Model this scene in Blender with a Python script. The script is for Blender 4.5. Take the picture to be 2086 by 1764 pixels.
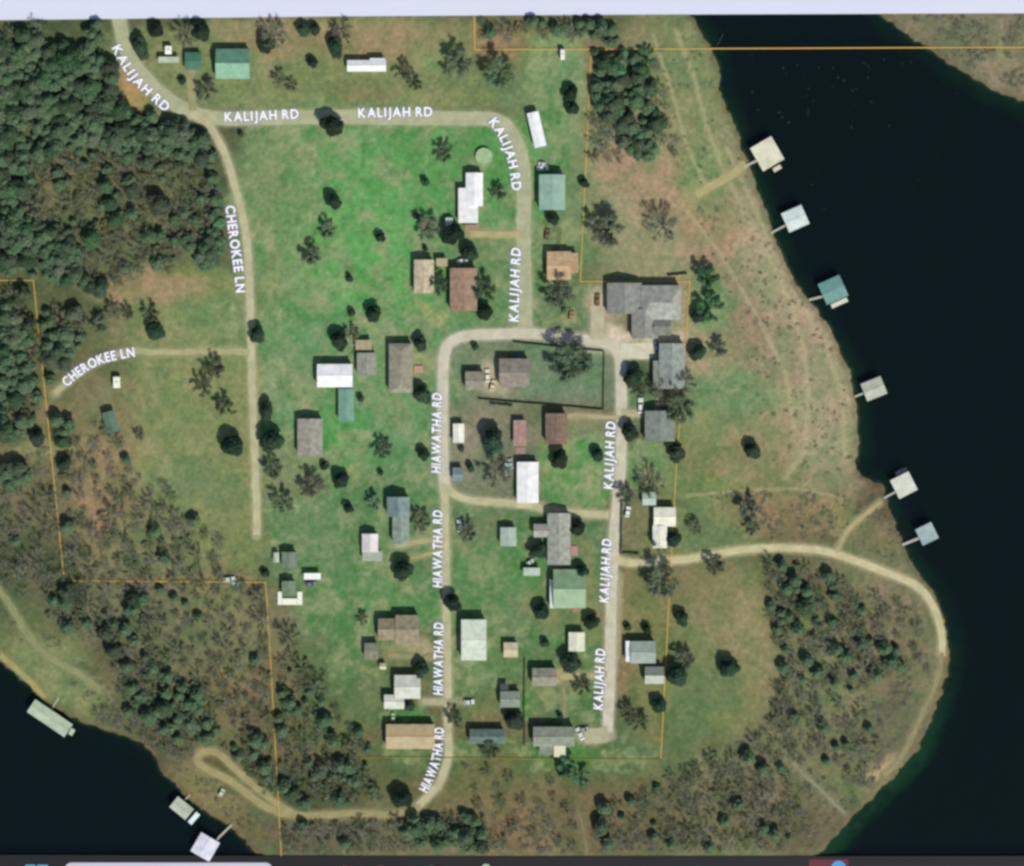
import bpy, math, random
import numpy as np
from math import radians, sin, cos, pi

for o in list(bpy.data.objects):
    bpy.data.objects.remove(o, do_unlink=True)
SC = bpy.context.scene
COL = SC.collection
S = 0.2                                   # metres per plan unit; plan origin is the north-west corner of the site
def W(px, py, z=0.0): return ((px-1043.0)*S, (882.0-py)*S, z)

# ------------------------------------------------------------------ camera
cam_d = bpy.data.cameras.new('camera'); cam = bpy.data.objects.new('camera', cam_d); COL.objects.link(cam)
CAM_H = 1400.0
cam.location = (0, 0, CAM_H); cam.rotation_euler = (0, 0, 0)
cam_d.sensor_width = 36.0; cam_d.sensor_fit = 'HORIZONTAL'
cam_d.lens = 36.0*CAM_H/(2086*S)
cam_d.clip_start = 10.0; cam_d.clip_end = 20000.0
SC.camera = cam
# ------------------------------------------------------------------ world, sun, exposure
SUN_EL = radians(43); SUN_AZ = radians(152)          # azimuth clockwise from north
wd = bpy.data.worlds.new('World'); SC.world = wd; wd.use_nodes = True
nt = wd.node_tree; bg = nt.nodes['Background']
sky = nt.nodes.new('ShaderNodeTexSky'); sky.sky_type = 'NISHITA'; sky.sun_disc = False
sky.sun_elevation = SUN_EL; sky.sun_rotation = SUN_AZ
nt.links.new(sky.outputs[0], bg.inputs[0]); bg.inputs[1].default_value = 0.09
sun_d = bpy.data.lights.new('sun', 'SUN'); sun_d.energy = 4.0; sun_d.angle = radians(0.6); sun_d.color = (1.0, 0.965, 0.90)
sun = bpy.data.objects.new('sun', sun_d); COL.objects.link(sun)
sun.rotation_euler = (pi/2-SUN_EL, 0, pi-SUN_AZ)
SC.view_settings.view_transform = 'Standard'; SC.view_settings.look = 'None'
SC.view_settings.exposure = 0.12; SC.view_settings.gamma = 1.0
SC.render.filter_size = 3.0
try: SC.cycles.filter_width = 3.0
except Exception: pass
rnd = random.Random(11)
R = np.random.RandomState(5)

# ------------------------------------------------------------------ helpers
def lin(c):
    return tuple(((v/255.0)/12.92 if v/255.0 <= 0.04045 else ((v/255.0+0.055)/1.055)**2.4) for v in c)
def tag(o, label=None, cat=None, group=None, kind=None):
    if label:
        o['label'] = label
        if len(label.split()) > 16: print('LONG', label)
    if cat: o['category'] = cat
    if group: o['group'] = group
    if kind: o['kind'] = kind
    return o
def empty(name, loc, rz=0.0, label=None, cat=None, group=None):
    o = bpy.data.objects.new(name, None); COL.objects.link(o)
    o.location = loc; o.rotation_euler = (0, 0, rz); o.empty_display_size = 0.5
    return tag(o, label, cat, group)
def link(name, me, mat=None, parent=None):
    if mat is not None and not me.materials: me.materials.append(mat)
    o = bpy.data.objects.new(name, me); COL.objects.link(o)
    if parent is not None: o.parent = parent
    return o
class MB:
    def __init__(s): s.v = []; s.f = []
    def box(s, x0, y0, z0, x1, y1, z1):
        b = len(s.v)
        s.v += [(x0,y0,z0),(x1,y0,z0),(x1,y1,z0),(x0,y1,z0),(x0,y0,z1),(x1,y0,z1),(x1,y1,z1),(x0,y1,z1)]
        s.f += [(b,b+3,b+2,b+1),(b+4,b+5,b+6,b+7),(b,b+1,b+5,b+4),(b+1,b+2,b+6,b+5),(b+2,b+3,b+7,b+6),(b+3,b,b+4,b+7)]
        return s
    def bar(s, p, q, w, h):
        # box from p to q (centres of its underside), width w, height h
        dx, dy = q[0]-p[0], q[1]-p[1]; L = math.hypot(dx, dy) or 1e-6
        nx, ny = -dy/L*w/2, dx/L*w/2; b = len(s.v)
        for (a, z) in ((p, 0), (q, 0), (p, h), (q, h)):
            s.v += [(a[0]+nx, a[1]+ny, a[2]+z), (a[0]-nx, a[1]-ny, a[2]+z)]
        s.f += [(b,b+1,b+3,b+2),(b+4,b+6,b+7,b+5),(b,b+2,b+6,b+4),(b+1,b+5,b+7,b+3),(b,b+4,b+5,b+1),(b+2,b+3,b+7,b+6)]
        return s
    def poly(s, pts):
        b = len(s.v); s.v += pts; s.f.append(tuple(range(b, b+len(pts)))); return s
    def prism(s, pts, z0, z1):
        n = len(pts); b = len(s.v)
        s.v += [(x, y, z0) for x, y in pts]+[(x, y, z1) for x, y in pts]
        s.f.append(tuple(b+i for i in reversed(range(n)))); s.f.append(tuple(b+n+i for i in range(n)))
        for i in range(n):
            j = (i+1) % n; s.f.append((b+i, b+j, b+n+j, b+n+i))
        return s
    def cyl(s, cx, cy, z0, z1, r, n=12, r2=None):
        r2 = r if r2 is None else r2; b = len(s.v)
        s.v += [(cx+r*cos(2*pi*i/n), cy+r*sin(2*pi*i/n), z0) for i in range(n)]
        s.v += [(cx+r2*cos(2*pi*i/n), cy+r2*sin(2*pi*i/n), z1) for i in range(n)]
        s.f.append(tuple(b+i for i in reversed(range(n)))); s.f.append(tuple(b+n+i for i in range(n)))
        for i in range(n):
            j = (i+1) % n; s.f.append((b+i, b+j, b+n+j, b+n+i))
        return s
    def build(s, name, mat, parent=None):
        me = bpy.data.meshes.new(name); me.from_pydata(s.v, [], s.f); me.update()
        return link(name, me, mat, parent)
def quads_mesh(name, V, F):
    me = bpy.data.meshes.new(name)
    me.vertices.add(len(V)); me.vertices.foreach_set('co', np.asarray(V, np.float32).ravel())
    F = np.asarray(F, np.int32); n = len(F)
    me.loops.add(n*4); me.loops.foreach_set('vertex_index', F.ravel())
    me.polygons.add(n); me.polygons.foreach_set('loop_start', np.arange(0, n*4, 4, dtype=np.int32))
    me.update(calc_edges=True); return me
# value noise for laying out ground cover
_tab = R.rand(256, 256)
def vnoise(x, y):
    xi = np.floor(x).astype(int); yi = np.floor(y).astype(int); fx = x-xi; fy = y-yi
    fx = fx*fx*(3-2*fx); fy = fy*fy*(3-2*fy)
    g = lambda a, b: _tab[a & 255, b & 255]
    return (g(xi,yi)*(1-fx)+g(xi+1,yi)*fx)*(1-fy)+(g(xi,yi+1)*(1-fx)+g(xi+1,yi+1)*fx)*fy
def fbm(x, y, sc, o=4):
    r = 0; a = 0.5; t = 0
    for k in range(o):
        r = r+a*vnoise(x/sc+17.3*k, y/sc+5.1*k); t += a; a *= 0.55; sc = sc*0.5
    return r/t
def catmull(pts, step=4.0):
    pts = [tuple(map(float, p)) for p in pts]
    P = [pts[0]]+pts+[pts[-1]]; out = []
    for i in range(1, len(P)-2):
        p0, p1, p2, p3 = P[i-1], P[i], P[i+1], P[i+2]
        n = max(2, int(math.hypot(p2[0]-p1[0], p2[1]-p1[1])/step))
        for k in range(n):
            t = k/n
            out.append(tuple(0.5*((2*b)+(-a+c)*t+(2*a-5*b+4*c-d)*t*t+(-a+3*b-3*c+d)*t**3) for a, b, c, d in zip(p0, p1, p2, p3)))
    out.append(pts[-1]); return out
def inpoly(x, y, poly):
    x = np.asarray(x, float); y = np.asarray(y, float); ins = np.zeros(x.shape, bool); n = len(poly); j = n-1
    for i in range(n):
        xi, yi = poly[i]; xj, yj = poly[j]
        if yi != yj:
            c = ((yi > y) != (yj > y)) & (x < (xj-xi)*(y-yi)/(yj-yi)+xi); ins ^= c
        j = i
    return ins
def segdist(x, y, pts):
    d = np.full(np.shape(x), 1e9); t_at = np.zeros(np.shape(x))
    for k in range(len(pts)-1):
        ax, ay = pts[k][:2]; bx, by = pts[k+1][:2]; dx, dy = bx-ax, by-ay; L = dx*dx+dy*dy or 1e-9
        t = np.clip(((x-ax)*dx+(y-ay)*dy)/L, 0, 1); dd = np.hypot(x-ax-t*dx, y-ay-t*dy)
        d = np.minimum(d, dd)
    return d
def sstep(a, b, x):
    t = np.clip((x-a)/(b-a), 0, 1); return t*t*(3-2*t)

# ------------------------------------------------------------------ materials
def new_mat(name):
    m = bpy.data.materials.new(name); m.use_nodes = True; n = m.node_tree
    return m, n, n.nodes['Principled BSDF']
def nd(n, t, **k):
    x = n.nodes.new(t)
    for a, b in k.items(): setattr(x, a, b)
    return x
def noise_fac(n, vec, scale, detail=4.0, lo=0.3, hi=0.7):
    t = nd(n, 'ShaderNodeTexNoise'); t.inputs['Scale'].default_value = scale; t.inputs['Detail'].default_value = detail
    if vec is not None: n.links.new(vec, t.inputs['Vector'])
    r = nd(n, 'ShaderNodeMapRange'); r.inputs[1].default_value = lo; r.inputs[2].default_value = hi
    n.links.new(t.outputs['Fac'], r.inputs[0]); return r.outputs[0], t.outputs['Fac']
def mixc(n, f, a, b, mode='MIX'):
    m = nd(n, 'ShaderNodeMix', data_type='RGBA', blend_type=mode)
    for sock, v in ((m.inputs[0], f), (m.inputs[6], a), (m.inputs[7], b)):
        if hasattr(v, 'links') or isinstance(v, bpy.types.NodeSocket): n.links.new(v, sock)
        elif isinstance(v, (int, float)): sock.default_value = v
        else: sock.default_value = (*v[:3], 1)
    return m.outputs[2]
def mapr(n, v, a, b, c, d):
    r = nd(n, 'ShaderNodeMapRange'); n.links.new(v, r.inputs[0])
    for i, k in enumerate((a, b, c, d)): r.inputs[i+1].default_value = k
    return r.outputs[0]
_mc = {}
def plain(name, rgb, rough=0.8, var=0.18, scale=2.0, spec=0.3):
    """weathered single-colour surface"""
    if name in _mc: return _mc[name]
    m, n, p = new_mat(name); c = lin(rgb); g = nd(n, 'ShaderNodeNewGeometry')
    f, _ = noise_fac(n, g.outputs['Position'], scale)
    n.links.new(mixc(n, f, tuple(v*(1-var) for v in c), tuple(min(1, v*(1+var)) for v in c)), p.inputs['Base Color'])
    p.inputs['Roughness'].default_value = rough; p.inputs['Specular IOR Level'].default_value = spec
    _mc[name] = m; return m
def roof_mat(kind, rgb):
    key = kind+str(rgb)
    if key in _mc: return _mc[key]
    m, n, p = new_mat(kind+'_roofing'); c = np.array(lin(rgb)); tc = nd(n, 'ShaderNodeTexCoord'); g = nd(n, 'ShaderNodeNewGeometry')
    bump = nd(n, 'ShaderNodeBump')
    if kind == 'metal':
        f, _ = noise_fac(n, g.outputs['Position'], 0.35, 5)
        col = mixc(n, f, c*0.78, np.minimum(c*1.08, 0.86))
        f2, _ = noise_fac(n, g.outputs['Position'], 1.7, 6, 0.50, 0.78)
        col = mixc(n, mapr(n, f2, 0, 1, 0, 0.5), col, c*0.50*np.array([1.08, 1.0, 0.9]))
        w = nd(n, 'ShaderNodeTexWave', wave_type='BANDS', bands_direction='X', wave_profile='SIN'); w.inputs['Scale'].default_value = 0.45
        n.links.new(tc.outputs['Object'], w.inputs['Vector'])
        n.links.new(w.outputs['Fac'], bump.inputs['Height']); bump.inputs['Strength'].default_value = 0.35; bump.inputs['Distance'].default_value = 0.04
        p.inputs['Roughness'].default_value = 0.5; p.inputs['Metallic'].default_value = 0.0
    else:
        f, _ = noise_fac(n, g.outputs['Position'], 0.5, 6)
        col = mixc(n, f, c*0.62, c*1.28)
        f2, nf = noise_fac(n, g.outputs['Position'], 5.0, 3, 0.35, 0.65)
        col = mixc(n, mapr(n, f2, 0, 1, 0, 0.45), col, c*1.5)
        w = nd(n, 'ShaderNodeTexWave', wave_type='BANDS', bands_direction='Y', wave_profile='SAW'); w.inputs['Scale'].default_value = 1.2
        n.links.new(tc.outputs['Object'], w.inputs['Vector'])
        n.links.new(w.outputs['Fac'], bump.inputs['Height']); bump.inputs['Strength'].default_value = 0.4; bump.inputs['Distance'].default_value = 0.03
        p.inputs['Roughness'].default_value = 0.9; p.inputs['Specular IOR Level'].default_value = 0.2
    n.links.new(col, p.inputs['Base Color']); n.links.new(bump.outputs[0], p.inputs['Normal'])
    _mc[key] = m; return m
def leaf_mat(name, dark, light, alt):
    m, n, p = new_mat(name); g = nd(n, 'ShaderNodeNewGeometry'); oi = nd(n, 'ShaderNodeObjectInfo')
    col = mixc(n, g.outputs['Random Per Island'], dark, light)
    f, _ = noise_fac(n, g.outputs['Position'], 0.11, 2, 0.38, 0.62)
    col = mixc(n, mapr(n, f, 0, 1, 0, 0.55), col, alt)
    b = mapr(n, oi.outputs['Random'], 0, 1, 0.65, 1.5)
    hs = nd(n, 'ShaderNodeHueSaturation'); wn = nd(n, 'ShaderNodeTexWhiteNoise', noise_dimensions='1D'); n.links.new(oi.outputs['Random'], wn.inputs['W']); n.links.new(mapr(n, wn.outputs['Value'], 0, 1, 0.47, 0.53), hs.inputs['Hue']); n.links.new(mapr(n, wn.outputs['Value'], 0, 1, 0.7, 1.05), hs.inputs['Saturation']); n.links.new(b, hs.inputs['Value']); n.links.new(col, hs.inputs['Color'])
    n.links.new(hs.outputs[0], p.inputs['Base Color']); p.inputs['Roughness'].default_value = 0.75
    p.inputs['Specular IOR Level'].default_value = 0.15
    return m
# ------------------------------------------------------------------ land and water outlines (plan units)
MAIN_LAND = [(-9000,-9000),(1100,-9000),(1290,-400),(1370,-60),(1405,28),(1425,62),(1442,88),(1455,108),(1466,140),(1467,185),(1482,222),(1500,262),(1512,300),(1530,345),
 (1545,390),(1563,440),(1578,482),(1598,530),(1612,562),(1638,600),(1665,632),(1690,672),(1712,716),(1730,755),(1741,800),(1747,850),(1748,905),(1744,955),
 (1752,968),(1772,978),(1798,990),(1806,1008),(1808,1030),(1822,1062),(1836,1100),(1850,1135),(1876,1170),(1902,1205),(1920,1245),(1930,1290),(1936,1330),(1930,1375),
 (1912,1430),(1893,1475),(1868,1530),(1822,1583),(1785,1618),(1738,1665),(1672,1738),(1600,1830),(1300,2300),(900,2600),(700,2100),(529,1743),(500,1712),(465,1683),(425,1655),(380,1623),
 (355,1598),(327,1570),(314,1540),(290,1515),(250,1501),(185,1476),(140,1458),(100,1437),(50,1390),(0,1345),(-300,1120),(-9000,300)]
NE_LAND = [(9000,-9000),(1800,-9000),(1700,-500),(1760,-60),(1797,28),(1827,57),(1860,78),(1887,97),(1940,132),(2002,172),(2040,190),(2086,207),(2300,300),(9000,1500)]
def shore_sd(x, y):
    d = np.minimum(segdist(x, y, MAIN_LAND+[MAIN_LAND[0]]), segdist(x, y, NE_LAND+[NE_LAND[0]]))
    return np.where(inpoly(x, y, MAIN_LAND) | inpoly(x, y, NE_LAND), d, -d)

# roads: (name, centre line, width in plan units, colour, wobble)
TRAILS = [([(1375,60),(1412,150),(1440,260),(1475,350),(1520,440),(1570,530),(1612,620),(1640,720),(1648,820),(1640,920),(1600,975)], 9),([(1330,70),(1370,190),(1400,300),(1440,380)], 7),([(1400,430),(1470,520),(1540,640),(1600,760),(1618,870)], 7),([(1480,300),(1540,430),(1610,580),(1680,700),(1716,800),(1720,930)], 8),([(1400,1010),(1500,1000),(1620,995),(1700,1010)], 5),([(1265,1170),(1262,1260),(1258,1340)], 10)]
PALE = (166,163,130); CREAM = (181,172,132); GREYR = (192,184,164); TRACK = (138,140,98); WHITER = (205,200,180)
ROADS = [
 ('top_road', [(243,36),(247,62),(256,96),(275,132),(304,168),(343,203),(385,226),(420,238),(470,242),(560,240),(700,238),(850,241),(950,241),(1000,243),(1030,256),(1052,290),(1064,330),(1068,380),(1067,430),(1066,480),(1068,540),(1069,600),(1070,650),(1072,680)], 30, (166,166,134), 0.9),
 ('west_lane', [(392,228),(425,255),(447,290),(464,330),(480,385),(492,430),(501,480),(506,540),(509,610),(512,690),(513,760),(515,830),(518,900),(520,960),(522,1010),(523,1060),(523,1090)], 16, (178,172,138), 0.9),
 ('side_lane', [(508,717),(470,716),(420,716),(365,718),(310,717),(270,716),(225,727),(180,748),(150,770),(128,787),(110,803)], 13, (164,160,120), 1.2),
 ('loop_road', [(907,1000),(903,940),(902,860),(902,790),(904,735),(911,706),(930,690),(960,683),(1010,681),(1072,679),(1130,684),(1190,692),(1228,697),(1250,706),(1262,728),(1265,770),(1266,850),(1265,930),(1260,1000),(1254,1060),(1249,1130),(1246,1200),(1244,1290),(1243,1380),(1240,1440),(1237,1492)], 23, GREYR, 0.5),
 ('village_road', [(906,985),(907,1050),(908,1130),(909,1230),(911,1330),(912,1420),(912,1490),(914,1535),(905,1570),(893,1598),(872,1622),(852,1642)], 17, (178,172,138), 0.7),
 ('cross_road', [(910,992),(930,1009),(965,1020),(1020,1024),(1080,1030),(1130,1040),(1180,1046),(1240,1049)], 16, (178,172,136), 0.7),
 ('east_road', [(1252,1138),(1280,1146),(1315,1147),(1360,1142),(1400,1139),(1450,1130),(1510,1120),(1570,1116),(1620,1117),(1670,1121),(1710,1131),(1755,1147),(1800,1164),(1845,1182),(1876,1200),(1897,1228),(1912,1262),(1919,1300),(1919,1335)], 16, (188,178,140), 0.6),
 ('shore_track', [(1919,1330),(1912,1370),(1900,1410),(1880,1452),(1860,1495),(1846,1525),(1826,1556),(1800,1580)], 12, (140,132,98), 1.2),
 ('dock_road', [(1703,1124),(1714,1104),(1726,1082),(1745,1062),(1770,1042),(1795,1022)], 10, (165,156,115), 0.8),
 ('landing_track', [(1418,398),(1440,384),(1470,368),(1500,348),(1520,334)], 19, (165,155,112), 1.5),
 ('woods_track', [(858,1644),(825,1655),(780,1659),(720,1657),(660,1660),(610,1661),(570,1655),(530,1636),(495,1610),(465,1588),(430,1571),(408,1558),(402,1545),(410,1534),(418,1530)], 16, (152,143,102), 1.0),
 ('loop_track', [(413,1532),(424,1529),(436,1531),(452,1540),(475,1562),(505,1590),(540,1618),(575,1645),(604,1660)], 15, (152,143,102), 1.0),
 ('bank_track', [(-40,1150),(0,1204),(26,1242),(55,1290),(82,1323),(120,1350),(165,1375),(205,1408)], 15, (134,136,98), 1.5),
 ('beach_track', [(0,1334),(50,1378),(92,1422)], 13, (150,145,98), 1.0),
 ('footpath', [(1615,1553),(1633,1573),(1655,1593),(1678,1613),(1700,1638),(1722,1656)], 8, (134,132,106), 1.0),
 ('south_track', [(1176,1650),(1184,1672),(1190,1698),(1194,1722),(1195,1750)], 8, (125,116,88), 1.0),
 ('house_drive', [(392,226),(392,200),(388,170),(390,140)], 17, (146,143,106), 1.5),
 ('garden_drive', [(1066,478),(1030,478),(990,477),(958,477)], 15, (168,157,118), 1.0),
 ('wide_drive', [(1264,714),(1290,715),(1330,714)], 34, (200,194,172), 0.8),
 ('yard_drive', [(1219,598),(1217,640),(1217,692)], 30, (176,168,142), 1.5),
 ('back_drive', [(1262,850),(1220,849),(1180,847),(1152,848)], 11, (160,154,118), 1.0),
 ('side_drive', [(1266,841),(1290,842),(1309,842)], 18, (170,163,130), 1.0),
 ('curved_drive', [(905,1118),(880,1126),(860,1132),(838,1136)], 9, (160,152,108), 1.0),
 ('short_drive', [(905,1104),(880,1100),(850,1104),(805,1112)], 13, (165,158,118), 1.2),
 ('grass_drive', [(906,1342),(870,1340),(835,1337),(790,1335)], 13, (140,138,98), 1.2),
 ('pale_drive', [(912,1430),(885,1429),(860,1430)], 15, (160,158,128), 1.0),
 ('stub_drive', [(912,1428),(930,1428),(950,1431)], 10, (150,150,115), 1.5),
 ('end_pad', [(1239,1494),(1215,1499),(1190,1500)], 33, (170,164,135), 1.5),
 ('lawn_path', [(1148,1397),(1149,1430),(1151,1478)], 6, (145,140,105), 1.0),
 ('orchard_drive', [(1140,1377),(1165,1378),(1200,1376),(1238,1374)], 13, (165,158,115), 1.5),
]
SMOOTH = [(n, catmull(p, 5.0), w, c, wb) for n, p, w, c, wb in ROADS]

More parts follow.
